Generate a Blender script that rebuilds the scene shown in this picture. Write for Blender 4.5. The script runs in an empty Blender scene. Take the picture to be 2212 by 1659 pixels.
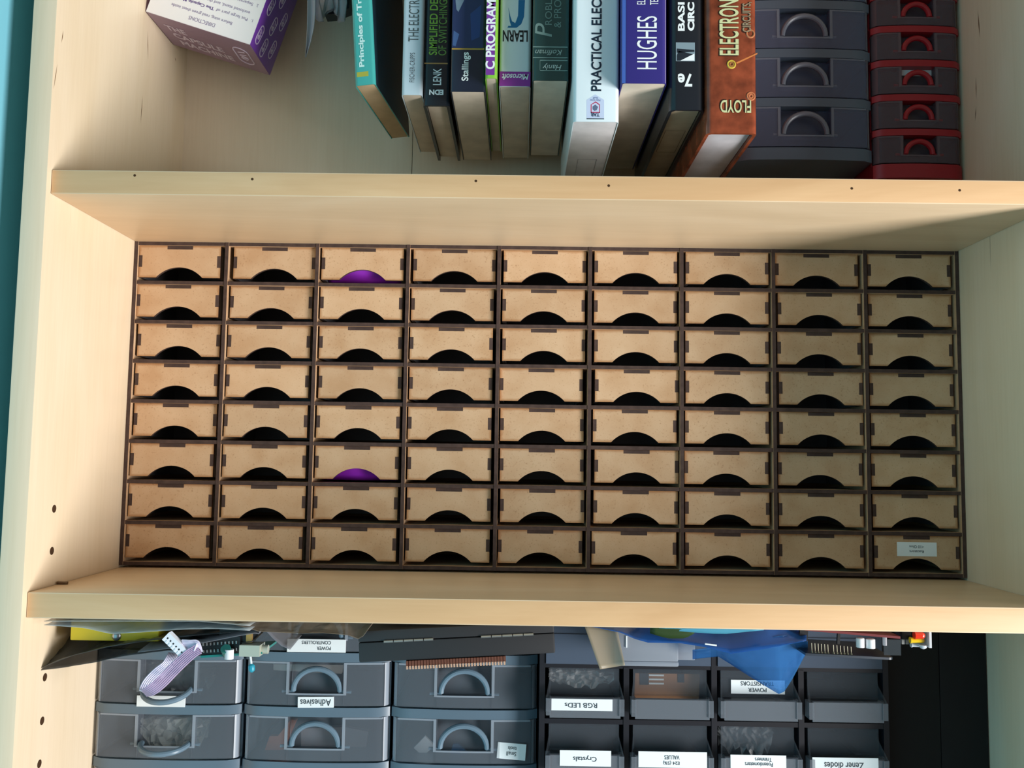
import bpy, bmesh, math, random
from mathutils import Vector, Matrix
random.seed(7)
S = bpy.context.scene
COL = S.collection

# ------------------------------------------------------------------ camera
# The photographer held the camera upside down: the room is built upright and the camera is rolled by 180 degrees.
FPX = 1940.1757815669255
R = Matrix(((0.99987, 0.0088954, -0.0134483), (-0.00775, 0.9965243, 0.0829414), (0.0141393, -0.0828264, 0.9964637)))
CAM = Vector((0.0206392, -0.6383502, 0.1895))
r_, f_, u_ = R.col[0], R.col[1], R.col[2]
cd = bpy.data.cameras.new('camera'); cam = bpy.data.objects.new('camera', cd); COL.objects.link(cam)
cd.sensor_width = 36.0; cd.lens = 36.0 * FPX / 2212.0; cd.clip_start = 0.02; cd.clip_end = 50
mw = Matrix.Identity(4)
for i in range(3):
    mw[i][0] = -r_[i]; mw[i][1] = -u_[i]; mw[i][2] = -f_[i]; mw[i][3] = CAM[i]
cam.matrix_world = mw
S.camera = cam

# ------------------------------------------------------------------ light
w = bpy.data.worlds.new('world'); S.world = w; w.use_nodes = True
w.node_tree.nodes['Background'].inputs[0].default_value = (0.80, 0.75, 0.69, 1)
w.node_tree.nodes['Background'].inputs[1].default_value = 0.265

def area(name, loc, target, sx, sy, power, color):
    l = bpy.data.lights.new(name, 'AREA'); l.shape = 'RECTANGLE'; l.size = sx; l.size_y = sy
    l.energy = power; l.color = color
    o = bpy.data.objects.new(name, l); COL.objects.link(o); o.location = loc
    o.rotation_euler = (Vector(target) - Vector(loc)).to_track_quat('-Z', 'Y').to_euler()
    return o
# daylight through the window on the left of the bookcase
area('window_light', (-1.98, -1.14, 0.86), (0.1, 0.1, 0.1), 0.70, 1.3, 94, (1.0, 0.975, 0.95))

S.view_settings.view_transform = 'Standard'; S.view_settings.look = 'None'
S.view_settings.exposure = 0.0; S.view_settings.gamma = 1.0
S.view_settings.use_curve_mapping = False

# ------------------------------------------------------------------ helpers
def ray(px, py):
    a = (1106.0 - px) / FPX; b = (py - 829.5) / FPX
    return r_ * a + f_ + u_ * b
def at(px, py, Y):                      # the point of the room behind photo pixel (px, py) at depth Y
    d = ray(px, py); return CAM + d * ((Y - CAM.y) / d.y)
def atz(px, py, Z):
    d = ray(px, py); return CAM + d * ((Z - CAM.z) / d.z)

def lin(c):
    return tuple(((x / 255.0) / 12.92 if x / 255.0 <= 0.04045 else ((x / 255.0 + 0.055) / 1.055) ** 2.4) for x in c)

MATS = {}
def new_mat(name):
    m = bpy.data.materials.new(name); m.use_nodes = True
    nt = m.node_tree; return m, nt, nt.nodes['Principled BSDF']
def plain(name, rgb, rough=0.5, spec=0.5, metal=0.0, noise=0.0, nscale=200.0, coat=0.0):
    if name in MATS: return MATS[name]
    m, nt, b = new_mat(name); MATS[name] = m
    c = lin(rgb)
    b.inputs['Base Color'].default_value = (*c, 1); b.inputs['Roughness'].default_value = rough
    b.inputs['Specular IOR Level'].default_value = spec; b.inputs['Metallic'].default_value = metal
    b.inputs['Coat Weight'].default_value = coat
    if noise:
        tc = nt.nodes.new('ShaderNodeTexCoord'); n = nt.nodes.new('ShaderNodeTexNoise')
        n.inputs['Scale'].default_value = nscale; n.inputs['Detail'].default_value = 4
        r = nt.nodes.new('ShaderNodeValToRGB')
        r.color_ramp.elements[0].position = 0.3; r.color_ramp.elements[1].position = 0.7
        r.color_ramp.elements[0].color = (*[x * (1 - noise) for x in c], 1)
        r.color_ramp.elements[1].color = (*[min(1, x * (1 + noise)) for x in c], 1)
        nt.links.new(tc.outputs['Object'], n.inputs['Vector']); nt.links.new(n.outputs['Fac'], r.inputs['Fac'])
        nt.links.new(r.outputs['Color'], b.inputs['Base Color'])
    return m
def film(name, rgb, opacity, rough=0.35, spec=0.5, tint=(1, 1, 1)):     # thin translucent plastic
    if name in MATS: return MATS[name]
    m, nt, b = new_mat(name); MATS[name] = m
    b.inputs['Base Color'].default_value = (*lin(rgb), 1); b.inputs['Roughness'].default_value = rough
    b.inputs['Specular IOR Level'].default_value = spec
    t = nt.nodes.new('ShaderNodeBsdfTransparent'); t.inputs[0].default_value = (*tint, 1)
    mx = nt.nodes.new('ShaderNodeMixShader'); mx.inputs[0].default_value = opacity
    nt.links.new(t.outputs[0], mx.inputs[1]); nt.links.new(b.outputs[0], mx.inputs[2])
    nt.links.new(mx.outputs[0], nt.nodes['Material Output'].inputs['Surface'])
    return m
def wood(name, axis, c0, c1, c2, streak=True):
    m, nt, b = new_mat(name); MATS[name] = m
    N = nt.nodes.new; L = nt.links.new
    tc = N('ShaderNodeTexCoord'); mp = N('ShaderNodeMapping')
    sc = [7.0, 7.0, 7.0]; sc[axis] = 1.3
    mp.inputs['Scale'].default_value = sc
    L(tc.outputs['Object'], mp.inputs['Vector'])
    n1 = N('ShaderNodeTexNoise'); n1.inputs['Scale'].default_value = 1.6; n1.inputs['Detail'].default_value = 5
    n1.inputs['Distortion'].default_value = 1.6; L(mp.outputs[0], n1.inputs['Vector'])
    mp2 = N('ShaderNodeMapping'); s2 = [420.0] * 3; s2[axis] = 16.0; mp2.inputs['Scale'].default_value = s2
    L(tc.outputs['Object'], mp2.inputs['Vector'])
    n2 = N('ShaderNodeTexNoise'); n2.inputs['Scale'].default_value = 1.0; n2.inputs['Detail'].default_value = 3
    L(mp2.outputs[0], n2.inputs['Vector'])
    r = N('ShaderNodeValToRGB'); e = r.color_ramp.elements
    e[0].position = 0.28; e[0].color = (*lin(c0), 1); e[1].position = 0.72; e[1].color = (*lin(c2), 1)
    k = e.new(0.5); k.color = (*lin(c1), 1)
    L(n1.outputs['Fac'], r.inputs['Fac'])
    mul = N('ShaderNodeMix'); mul.data_type = 'RGBA'; mul.blend_type = 'MULTIPLY'; mul.inputs['Factor'].default_value = 1.0
    r2 = N('ShaderNodeValToRGB'); r2.color_ramp.elements[0].position = 0.25; r2.color_ramp.elements[0].color = (0.965, 0.955, 0.94, 1)
    r2.color_ramp.elements[1].position = 0.6; r2.color_ramp.elements[1].color = (1, 1, 1, 1)
    L(n2.outputs['Fac'], r2.inputs['Fac']); L(r.outputs['Color'], mul.inputs[6]); L(r2.outputs['Color'], mul.inputs[7])
    out = mul.outputs[2]
    if streak:                                                # rare dark mineral streaks along the grain
        mp3 = N('ShaderNodeMapping'); s3 = [95.0] * 3; s3[axis] = 7.5; mp3.inputs['Scale'].default_value = s3
        mp3.inputs['Location'].default_value = (3.1, 1.7, 5.2)
        L(tc.outputs['Object'], mp3.inputs['Vector'])
        n3 = N('ShaderNodeTexNoise'); n3.inputs['Scale'].default_value = 1.0; n3.inputs['Detail'].default_value = 1.0
        L(mp3.outputs[0], n3.inputs['Vector'])
        r3 = N('ShaderNodeValToRGB'); r3.color_ramp.elements[0].position = 0.74; r3.color_ramp.elements[0].color = (1, 1, 1, 1)
        r3.color_ramp.elements[1].position = 0.80; r3.color_ramp.elements[1].color = (0.35, 0.27, 0.2, 1)
        L(n3.outputs['Fac'], r3.inputs['Fac'])
        m2 = N('ShaderNodeMix'); m2.data_type = 'RGBA'; m2.blend_type = 'MULTIPLY'; m2.inputs['Factor'].default_value = 1.0
        L(out, m2.inputs[6]); L(r3.outputs['Color'], m2.inputs[7]); out = m2.outputs[2]
    L(out, b.inputs['Base Color'])
    b.inputs['Roughness'].default_value = 0.42; b.inputs['Specular IOR Level'].default_value = 0.35
    bp = N('ShaderNodeBump'); bp.inputs['Strength'].default_value = 0.04; bp.inputs['Distance'].default_value = 0.001
    L(n2.outputs['Fac'], bp.inputs['Height']); L(bp.outputs[0], b.inputs['Normal'])
    return m
def fibreboard(name, base, dark, light, scorch=None):
    m, nt, b = new_mat(name); MATS[name] = m
    N = nt.nodes.new; L = nt.links.new
    tc = N('ShaderNodeTexCoord'); gi = N('ShaderNodeObjectInfo')
    add = N('ShaderNodeVectorMath'); add.operation = 'MULTIPLY_ADD'
    L(gi.outputs['Random'], add.inputs[0]); add.inputs[1].default_value = (9, 7, 5); L(tc.outputs['Object'], add.inputs[2])
    n1 = N('ShaderNodeTexNoise'); n1.inputs['Scale'].default_value = 38; n1.inputs['Detail'].default_value = 6; L(add.outputs[0], n1.inputs['Vector'])
    r = N('ShaderNodeValToRGB'); e = r.color_ramp.elements
    e[0].position = 0.3; e[0].color = (*lin(dark), 1); e[1].position = 0.72; e[1].color = (*lin(light), 1)
    e.new(0.5).color = (*lin(base), 1); L(n1.outputs['Fac'], r.inputs['Fac'])
    n2 = N('ShaderNodeTexNoise'); n2.inputs['Scale'].default_value = 700; n2.inputs['Detail'].default_value = 2; L(add.outputs[0], n2.inputs['Vector'])
    r2 = N('ShaderNodeValToRGB'); r2.color_ramp.elements[0].position = 0.22; r2.color_ramp.elements[0].color = (0.72, 0.64, 0.56, 1)
    r2.color_ramp.elements[1].position = 0.40; r2.color_ramp.elements[1].color = (1, 1, 1, 1); L(n2.outputs['Fac'], r2.inputs['Fac'])
    mul = N('ShaderNodeMix'); mul.data_type = 'RGBA'; mul.blend_type = 'MULTIPLY'; mul.inputs['Factor'].default_value = 1
    L(r.outputs['Color'], mul.inputs[6]); L(r2.outputs['Color'], mul.inputs[7])
    hsv = N('ShaderNodeHueSaturation'); mr = N('ShaderNodeMapRange'); L(gi.outputs['Random'], mr.inputs[0])
    mr.inputs[3].default_value = 0.92; mr.inputs[4].default_value = 1.08
    out = mul.outputs[2]
    if scorch:                                                # laser scorch along the cut outline
        sx = N('ShaderNodeSeparateXYZ'); L(tc.outputs['Object'], sx.inputs[0])
        def mth(op, a, b_=None):
            q = N('ShaderNodeMath'); q.operation = op
            for k, vv in enumerate((a, b_)):
                if vv is None: continue
                if isinstance(vv, float): q.inputs[k].default_value = vv
                else: L(vv, q.inputs[k])
            return q.outputs[0]
        dx = mth('SUBTRACT', scorch[0], mth('ABSOLUTE', sx.outputs[0]))
        dz = mth('MINIMUM', sx.outputs[2], mth('SUBTRACT', scorch[1], sx.outputs[2]))
        dd = mth('MINIMUM', dx, dz)
        n4 = N('ShaderNodeTexNoise'); n4.inputs['Scale'].default_value = 95; L(add.outputs[0], n4.inputs['Vector'])
        fac = mth('DIVIDE', dd, mth('ADD', 0.0004, mth('MULTIPLY', n4.outputs['Fac'], 0.0045)))
        r5 = N('ShaderNodeValToRGB'); r5.color_ramp.elements[0].position = 0.15; r5.color_ramp.elements[0].color = (0.72, 0.58, 0.44, 1)
        r5.color_ramp.elements[1].position = 0.95; r5.color_ramp.elements[1].color = (1, 1, 1, 1); L(fac, r5.inputs['Fac'])
        m5 = N('ShaderNodeMix'); m5.data_type = 'RGBA'; m5.blend_type = 'MULTIPLY'; m5.inputs['Factor'].default_value = 1
        L(out, m5.inputs[6]); L(r5.outputs['Color'], m5.inputs[7]); out = m5.outputs[2]
    L(mr.outputs[0], hsv.inputs['Value']); L(out, hsv.inputs['Color']); L(hsv.outputs[0], b.inputs['Base Color'])
    b.inputs['Roughness'].default_value = 0.6; b.inputs['Specular IOR Level'].default_value = 0.25
    return m

class MB:                                                      # collects shapes and links them as ONE mesh object
    def __init__(s, off=(0, 0, 0)): s.v = []; s.f = []; s.m = []; s.off = Vector(off)
    def add(s, verts, faces, mi=0):
        n = len(s.v); s.v += [Vector(p) - s.off for p in verts]
        for k, f in enumerate(faces): s.f.append([i + n for i in f]); s.m.append(mi if not isinstance(mi, list) else mi[k])
    def box(s, x0, x1, y0, y1, z0, z1, mi=0, T=None, edge=None):
        # edge = (axis, index): faces whose normal is along that axis get that other material
        if x0 > x1: x0, x1 = x1, x0
        if y0 > y1: y0, y1 = y1, y0
        if z0 > z1: z0, z1 = z1, z0
        v = [Vector((x, y, z)) for z in (z0, z1) for y in (y0, y1) for x in (x0, x1)]
        if T: v = [T @ p for p in v]
        f = [(0, 2, 3, 1), (4, 5, 7, 6), (0, 1, 5, 4), (2, 6, 7, 3), (0, 4, 6, 2), (1, 3, 7, 5)]
        ax = [2, 2, 1, 1, 0, 0]
        s.add(v, f, [edge[1] if edge and a in edge[0] else mi for a in ax])
    def prism(s, poly, axis, a0, a1, mi=0, side=None, T=None, back=None):  # 2D outline pushed along an axis (0 x, 1 y, 2 z)
        def P(p, a):
            q = Vector((a, p[0], p[1])) if axis == 0 else Vector((p[0], a, p[1])) if axis == 1 else Vector((p[0], p[1], a))
            return T @ q if T else q
        n = len(poly); v = [P(p, a0) for p in poly] + [P(p, a1) for p in poly]
        area2 = sum(poly[i][0] * poly[(i + 1) % n][1] - poly[(i + 1) % n][0] * poly[i][1] for i in range(n))
        flip = (area2 > 0) != (axis == 1)
        if a1 < a0: flip = not flip
        cap0 = list(range(n)); cap1 = list(range(n, 2 * n))
        if flip: cap0.reverse()
        else: cap1.reverse()
        fs = [cap0, cap1]
        for i in range(n):
            j = (i + 1) % n; q = [i, j, j + n, i + n]
            if not flip: q.reverse()
            fs.append(q)
        sd = mi if side is None else side
        s.add(v, fs, [mi, mi if back is None else back] + [sd] * n)
    def cyl(s, p0, p1, r0, r1=None, n=16, mi=0, cap=True):
        p0 = Vector(p0); p1 = Vector(p1); r1 = r0 if r1 is None else r1
        d = (p1 - p0).normalized(); a = d.orthogonal().normalized(); b = d.cross(a)
        v = []
        for p, r in ((p0, r0), (p1, r1)):
            for k in range(n):
                t = 2 * math.pi * k / n; v.append(p + (a * math.cos(t) + b * math.sin(t)) * r)
        f = [[k, (k + 1) % n, (k + 1) % n + n, k + n] for k in range(n)]
        if cap: f += [list(range(n))[::-1], list(range(n, 2 * n))]
        s.add(v, f, mi)
    def tube(s, pts, rad, n=10, mi=0, flat=1.0):
        pts = [Vector(p) for p in pts]; m = len(pts); v = []
        rs = rad if isinstance(rad, (list, tuple)) else [rad] * m
        a = None
        for i, p in enumerate(pts):
            t = (pts[min(i + 1, m - 1)] - pts[max(i - 1, 0)]).normalized()
            a = t.orthogonal().normalized() if a is None else (a - t * a.dot(t)).normalized()
            b = t.cross(a)
            for k in range(n):
                q = 2 * math.pi * k / n; v.append(p + (a * math.cos(q) + b * math.sin(q) * flat) * rs[i])
        f = [[i * n + k, i * n + (k + 1) % n, (i + 1) * n + (k + 1) % n, (i + 1) * n + k] for i in range(m - 1) for k in range(n)]
        f += [list(range(n))[::-1], list(range((m - 1) * n, m * n))]
        s.add(v, f, mi)
    def dome(s, c, axis, r, h, n=14, k=5, mi=0):               # half ellipsoid on a base
        c = Vector(c); d = Vector(axis).normalized(); a = d.orthogonal().normalized(); b = d.cross(a); v = []
        for i in range(k):
            t = math.pi / 2 * i / k
            for j in range(n):
                q = 2 * math.pi * j / n; v.append(c + (a * math.cos(q) + b * math.sin(q)) * r * math.cos(t) + d * h * math.sin(t))
        v.append(c + d * h)
        f = [[i * n + j, i * n + (j + 1) % n, (i + 1) * n + (j + 1) % n, (i + 1) * n + j] for i in range(k - 1) for j in range(n)]
        f += [[(k - 1) * n + j, (k - 1) * n + (j + 1) % n, k * n] for j in range(n)] + [list(range(n))[::-1]]
        s.add(v, f, mi)
    def grid(s, fn, nu, nv, mi=0, closed=False):
        v = [Vector(fn(i / nu, j / nv)) for i in range(nu + 1) for j in range(nv + 1)]
        f = [[i * (nv + 1) + j, (i + 1) * (nv + 1) + j, (i + 1) * (nv + 1) + j + 1, i * (nv + 1) + j + 1] for i in range(nu) for j in range(nv)]
        s.add(v, f, mi)
    def text(s, body, o, right, up, w, h, mi=0, bold=0.0, shear=0.0, thick=0.00012, spacing=1.0):
        # letters fitted into a box w x h whose lower left corner is o
        right = Vector(right).normalized(); up = Vector(up).normalized(); nrm = right.cross(up); o = Vector(o)
        cu = bpy.data.curves.new('t', 'FONT'); cu.body = body; cu.offset = bold; cu.shear = shear; cu.resolution_u = 4
        cu.space_character = spacing
        ob = bpy.data.objects.new('t', cu); COL.objects.link(ob); dg = bpy.context.evaluated_depsgraph_get()
        me = bpy.data.meshes.new_from_object(ob.evaluated_get(dg)); bpy.data.objects.remove(ob); bpy.data.curves.remove(cu)
        if not me.vertices: return
        xs = [q.co.x for q in me.vertices]; ys = [q.co.y for q in me.vertices]
        x0, x1, y0, y1 = min(xs), max(xs), min(ys), max(ys)
        kx = w / max(1e-6, x1 - x0); ky = h / max(1e-6, y1 - y0)
        s.add([o + right * ((q.co.x - x0) * kx) + up * ((q.co.y - y0) * ky) + nrm * thick for q in me.vertices],
              [list(p.vertices) for p in me.polygons], mi)
        bpy.data.meshes.remove(me)
    def build(s, name, mats, parent=None, bevel=0.0, smooth=30, seg=2, solid=0.0):
        me = bpy.data.meshes.new(name); me.from_pydata([tuple(p) for p in s.v], [], s.f)
        mats = mats if isinstance(mats, (list, tuple)) else [mats]
        for m in mats: me.materials.append(m)
        for p, i in zip(me.polygons, s.m): p.material_index = i
        if bevel:
            bm = bmesh.new(); bm.from_mesh(me)
            bmesh.ops.remove_doubles(bm, verts=bm.verts, dist=1e-6)
            es = [e for e in bm.edges if len(e.link_faces) == 2 and e.calc_face_angle(0) > math.radians(40)]
            bmesh.ops.bevel(bm, geom=es, offset=bevel, segments=seg, affect='EDGES', profile=0.6, clamp_overlap=True)
            bm.to_mesh(me); bm.free()
        if smooth:
            me.polygons.foreach_set('use_smooth', [True] * len(me.polygons))
            me.set_sharp_from_angle(angle=math.radians(smooth))
        me.update()
        o = bpy.data.objects.new(name, me); COL.objects.link(o)
        if solid:
            md = o.modifiers.new('thickness', 'SOLIDIFY'); md.thickness = solid; md.offset = 0
        if parent: o.parent = parent
        return o

def tag(o, label=None, cat=None, group=None, kind=None):
    if label: o['label'] = label
    if cat: o['category'] = cat
    if group: o['group'] = group
    if kind: o['kind'] = kind
    return o
def thing(name, label, cat, loc=(0, 0, 0), group=None, rot=(0, 0, 0)):
    o = bpy.data.objects.new(name, None); COL.objects.link(o); o.location = loc; o.rotation_euler = rot
    o.empty_display_size = 0.02
    return tag(o, label, cat, group)

# ------------------------------------------------------------------ materials
WC = ((226, 206, 175), (230, 212, 184), (234, 217, 192))
wood_up = wood('maple_upright', 2, *WC)
wood_along = wood('maple_along', 0, (217, 191, 157), (226, 201, 168), (232, 211, 181), streak=False)
wood_back = wood('maple_back', 2, (224, 210, 187), (228, 215, 193), (232, 220, 199), streak=False)
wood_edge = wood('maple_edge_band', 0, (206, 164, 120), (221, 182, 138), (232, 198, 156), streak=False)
hole = plain('hole_dark', (70, 50, 35), 0.9, 0.1)
mdf = fibreboard('fibreboard', (203, 168, 133), (194, 156, 119), (210, 178, 144))
mdf_front = fibreboard('fibreboard_front', (203, 168, 133), (194, 156, 119), (210, 178, 144), (0.03675, 0.0288))
burnt = plain('burnt_edge', (74, 58, 53), 0.7, 0.25, noise=0.25, nscale=160)
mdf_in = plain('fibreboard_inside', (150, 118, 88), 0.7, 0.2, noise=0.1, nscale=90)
tray_dark = plain('tray_dark', (120, 120, 126), 0.35, 0.5)
paper = plain('label_paper', (236, 244, 248), 0.6, 0.3)
ink = plain('ink', (60, 70, 78), 0.6, 0.3)
pages = plain('book_pages', (214, 200, 182), 0.8, 0.2, noise=0.10, nscale=60)

# ------------------------------------------------------------------ the setting
W2 = 0.368007; H = 0.288686; T = 0.0180; EDGE = 0.0057; BACK = 0.2530; TP = 0.0175
ZS = H + T                       # top of the upper shelf
ZB = -0.354                      # top of the book shelf
wl = MB(); wl.box(-1.6, 0.4092, 0.300, 0.34, -0.82, 1.3)
tag(wl.build('wall_back', plain('teal_paint', (126, 196, 216), 0.6, 0.25)), kind='structure')
wr = MB(); wr.box(0.4092, 0.45, -1.3, 0.34, -0.82, 1.3)
tag(wr.build('wall_right', MATS['teal_paint']), kind='structure')
fl = MB(); fl.box(-1.6, 0.4092, -1.3, 0.300, -0.84, -0.82)
tag(fl.build('floor', plain('floor_wood', (124, 106, 86), 0.5, 0.4, noise=0.1, nscale=9)), kind='structure')

# ------------------------------------------------------------------ bookcase
bc = thing('bookcase', 'pale maple bookcase with open shelves holding drawers, books and bins', 'bookcase', (0, 0.12, -0.82))
L0 = Vector(bc.location)
def bpart(name, mats, fn, **k):
    b = MB(L0); fn(b); return b.build(name, mats, bc, **k)
bpart('side_panel', [wood_up], lambda b: b.box(W2, W2 + TP, 0, BACK + 0.006, -0.82, 0.70), bevel=0.0006)
bpart('side_panel', [wood_up], lambda b: b.box(-W2 - TP, -W2, 0, BACK + 0.006, -0.82, 0.70), bevel=0.0006)
seam = at(890, 355, BACK).x
bpart('back_panel', [wood_back], lambda b: b.box(seam + 0.0003, W2, BACK, BACK + 0.006, -0.82, 0.70))
bpart('back_panel', [wood_back], lambda b: b.box(-W2, seam - 0.0003, BACK, BACK + 0.006, -0.82, 0.70))
nail_px = ((291, 379), (545, 387), (1028, 391), (1315, 401), (1840, 407), (2073, 411))
def shelf(z, name='shelf', nails=()):
    def fn(b):
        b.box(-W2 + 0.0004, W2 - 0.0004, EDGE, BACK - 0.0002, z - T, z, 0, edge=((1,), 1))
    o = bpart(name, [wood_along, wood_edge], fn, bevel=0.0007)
    for px, py in nails:
        p = at(px, py, EDGE); n = MB(L0)
        n.cyl((p.x, EDGE - 0.00006, p.z), (p.x, EDGE + 0.002, p.z), 0.0010, n=10)
        n.build('nail_hole', hole, o)
    return o
shelf(0.0, nails=nail_px)
shelf(ZS)
shelf(ZB)
shelf(-0.74)
shelf(0.70)  # unseen top shelf, added to shade the upper bay
rp = bc.children[0]
for px, py in ((117, 1099), (112, 1190), (97, 1463), (91, 1557), (85, 1650)):
    d = ray(px, py); p = CAM + d * ((W2 - CAM.x) / d.x); n = MB(L0)
    n.cyl((W2 - 0.00008, p.y, p.z), (W2 + 0.004, p.y, p.z), 0.0030, n=14); n.build('peg_hole', hole, rp)
streak_m = plain('mineral_streak', (128, 98, 70), 0.5, 0.3)
for side, pts in ((1, [(319, 66, 320, 130, 1.6), (308, 208, 304, 266, 1.6), (137, 66, 133, 92, 1.4), (124, 138, 116, 192, 1.2), (378, 124, 380, 133, 2.6)]), (-1, [(2112, 22, 2117, 84, 2.2), (2108, 165, 2109, 215, 1.8), (2109, 228, 2106, 262, 1.8)])):
    pn = bc.children[0 if side > 0 else 1]
    for (a0, b0, a1, b1, wd) in pts:
        n = MB(L0); X = side * (W2 - 0.00006); P = []
        for (px, py) in ((a0, b0), ((a0 + a1) / 2, (b0 + b1) / 2), (a1, b1)):
            d = ray(px, py); P.append(CAM + d * ((X - CAM.x) / d.x))
        ww = wd / 2600.0
        n.add([P[0], P[1] + Vector((0, ww, 0)), P[2], P[1] - Vector((0, ww, 0))], [(0, 1, 2, 3) if side > 0 else (3, 2, 1, 0)])
        n.build('grain_streak', streak_m, pn, smooth=0)
pg = MB(L0); p = at(130, 1267, 0.05)
pg.tube([(W2 - 0.009, 0.045, H - 0.0012), (W2 - 0.001, 0.045, H - 0.0012)], 0.0011, mi=0); pg.build('shelf_peg', plain('peg_steel', (110, 90, 70), 0.4, 0.5, 0.6), bc)

# ------------------------------------------------------------------ laser-cut drawer cabinet
CY = 0.1512; TT = 0.0032; CW = W2 - 0.0004; CH = 0.2866
pitch = (2 * CW - TT) / 9.0; rpitch = (CH - TT) / 8.0; CB = BACK - 0.001
cab = thing('drawer_cabinet', 'laser-cut fibreboard cabinet with eight rows of nine small drawers', 'cabinet', (0, CY + 0.05, 0))
C0 = Vector(cab.location)
for k in range(10):
    x = CW - TT / 2 - k * pitch; b = MB(C0)
    b.box(x - TT / 2, x + TT / 2, CY, CB, 0.0, CH, 0, edge=((1, 2), 1)); b.build('upright_panel', [mdf_in if 0 else mdf, burnt], cab)
for i in range(9):
    z = TT / 2 + i * rpitch; b = MB(C0)
    for k in range(9):
        x1 = CW - TT - k * pitch; x0 = x1 - (pitch - TT)
        b.box(x0 + 0.00005, x1 - 0.00005, CY + 0.0005, CB - 0.003, z - TT / 2, z + TT / 2, 0, edge=((1,), 1))
    b.build('level_panel', [mdf, burnt], cab)
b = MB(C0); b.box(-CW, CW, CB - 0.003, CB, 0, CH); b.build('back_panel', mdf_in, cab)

DW, DH, DT = 0.0735, 0.0288, 0.0032
def front_poly():
    w, h = DW / 2, DH; tw, td = 0.0115, 0.0031; sh0, sh1 = 0.0088, 0.0194; ch, sg = 0.0208, 0.0094
    p = [(-w, 0), (-tw, 0), (-tw, td), (tw, td), (tw, 0), (w, 0), (w, sh0), (w - td, sh0), (w - td, sh1), (w, sh1), (w, h)]
    r = (ch * ch + sg * sg) / (2 * sg); cz = h + (r - sg)
    a0 = math.asin(ch / r)
    for k in range(25):
        a = a0 - 2 * a0 * k / 24; p.append((r * math.sin(a), cz - r * math.cos(a)))
    p += [(-w, h), (-w, sh1), (-w + td, sh1), (-w + td, sh0), (-w, sh0)]
    return p
fm = MB(); fm.prism(front_poly(), 1, 0, DT, 0, side=1); fo = fm.build('drawer', [mdf_front, burnt], smooth=0); front_me = fo.data; bpy.data.objects.remove(fo)
tm = MB(); w = DW / 2; td = 0.0030; DL = 0.088
tm.box(-0.0114, 0.0114, 0.0001, DT, 0, td, 0)                                   # tabs that show in the front
for sx in (-1, 1):
    tm.box(sx * w, sx * (w - td), 0.0001, DT, 0.0089, 0.0193, 0)
    tm.box(sx * w, sx * (w - td), DT, DL, 0.0, DH, 1)
tm.box(-w + td, w - td, DT, DL, 0.0, td, 1); tm.box(-w + td, w - td, DL - td, DL, td, DH, 1)
to = tm.build('tray', [burnt, tray_dark], smooth=0); tray_me = to.data; bpy.data.objects.remove(to)
# side play of each drawer in its cell, read off the photograph (mm, towards the left of the photo is +)
play = [[2.0, -1.7, 0.3, -.6, -.2, 0, .2, 1.2, 1.0], [2.1, .4, .6, .6, .4, 0, .3, -.6, .2], [0, .9, .5, .7, 0, -.4, .4, .6, .1],
        [.6, 1.0, 0, .7, 1.7, -1.2, 0, -.8, .2], [.4, .6, .3, .8, .8, .4, .5, -.6, .2], [1.2, .9, .7, .5, .6, -1.3, 1.0, .3, 0],
        [1.3, 0, .8, .4, -.2, -.6, .6, .7, -.3], [1.8, 1.6, 1.0, .8, 1.2, 1.0, .5, .9, -.2]]
rnd = random.Random(3)
for i in range(8):
    for k in range(9):
        xc = CW - TT - k * pitch - (pitch - TT) / 2 + play[i][k] / 1000.0
        z = TT + i * rpitch + 0.0002; y = CY + 0.0012 + rnd.random() * 0.003
        d = bpy.data.objects.new('drawer', front_me); COL.objects.link(d); d.parent = cab
        d.location = Vector((xc, y, z)) - C0
        t = bpy.data.objects.new('tray', tray_me); COL.objects.link(t); t.parent = d
        if (i, k) == (7, 8):
            b = MB(); o = Vector((-0.0181 + 0.0005, 0, 0.0062))
            A = at(2023, 1172, y); B_ = at(1938, 1201, y); x0, x1 = A.x - xc, B_.x - xc; z0, z1 = A.z - z, B_.z - z
            b.box(x0, x1, -0.00018, 0, z0, z1)
            lw = x1 - x0; lh = z1 - z0
            b.text('Resistors', (x0 + lw * 0.33, -0.0002, z0 + lh * 0.56), (1, 0, 0), (0, 0, 1), lw * 0.36, lh * 0.20, 1)
            b.text('<10 Ohm', (x0 + lw * 0.33, -0.0002, z0 + lh * 0.22), (1, 0, 0), (0, 0, 1), lw * 0.36, lh * 0.20, 1)
            b.build('label_sticker', [paper, ink], d, smooth=0)
        if k == 2 and i in (0, 5):
            lab = 'purple plastic sheet standing in a drawer nearest the book shelf' if i == 0 else 'purple plastic sheet standing in a drawer six rows away from the book shelf'
            s = MB((xc, y + 0.02, z + 0.0031))
            def wavy(u, v): return (xc - 0.033 + 0.066 * u, y + 0.0045 + 0.0015 * math.sin(u * 9) + 0.012 * v * v, z + 0.0034 + 0.0266 * v)
            s.grid(wavy, 16, 6)
            o = s.build('plastic_sheet', plain('purple_plastic', (150, 40, 190), 0.4, 0.5), solid=0.0006)
            o.location = (xc, y + 0.02, z + 0.0031); tag(o, lab, 'plastic sheet')

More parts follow.
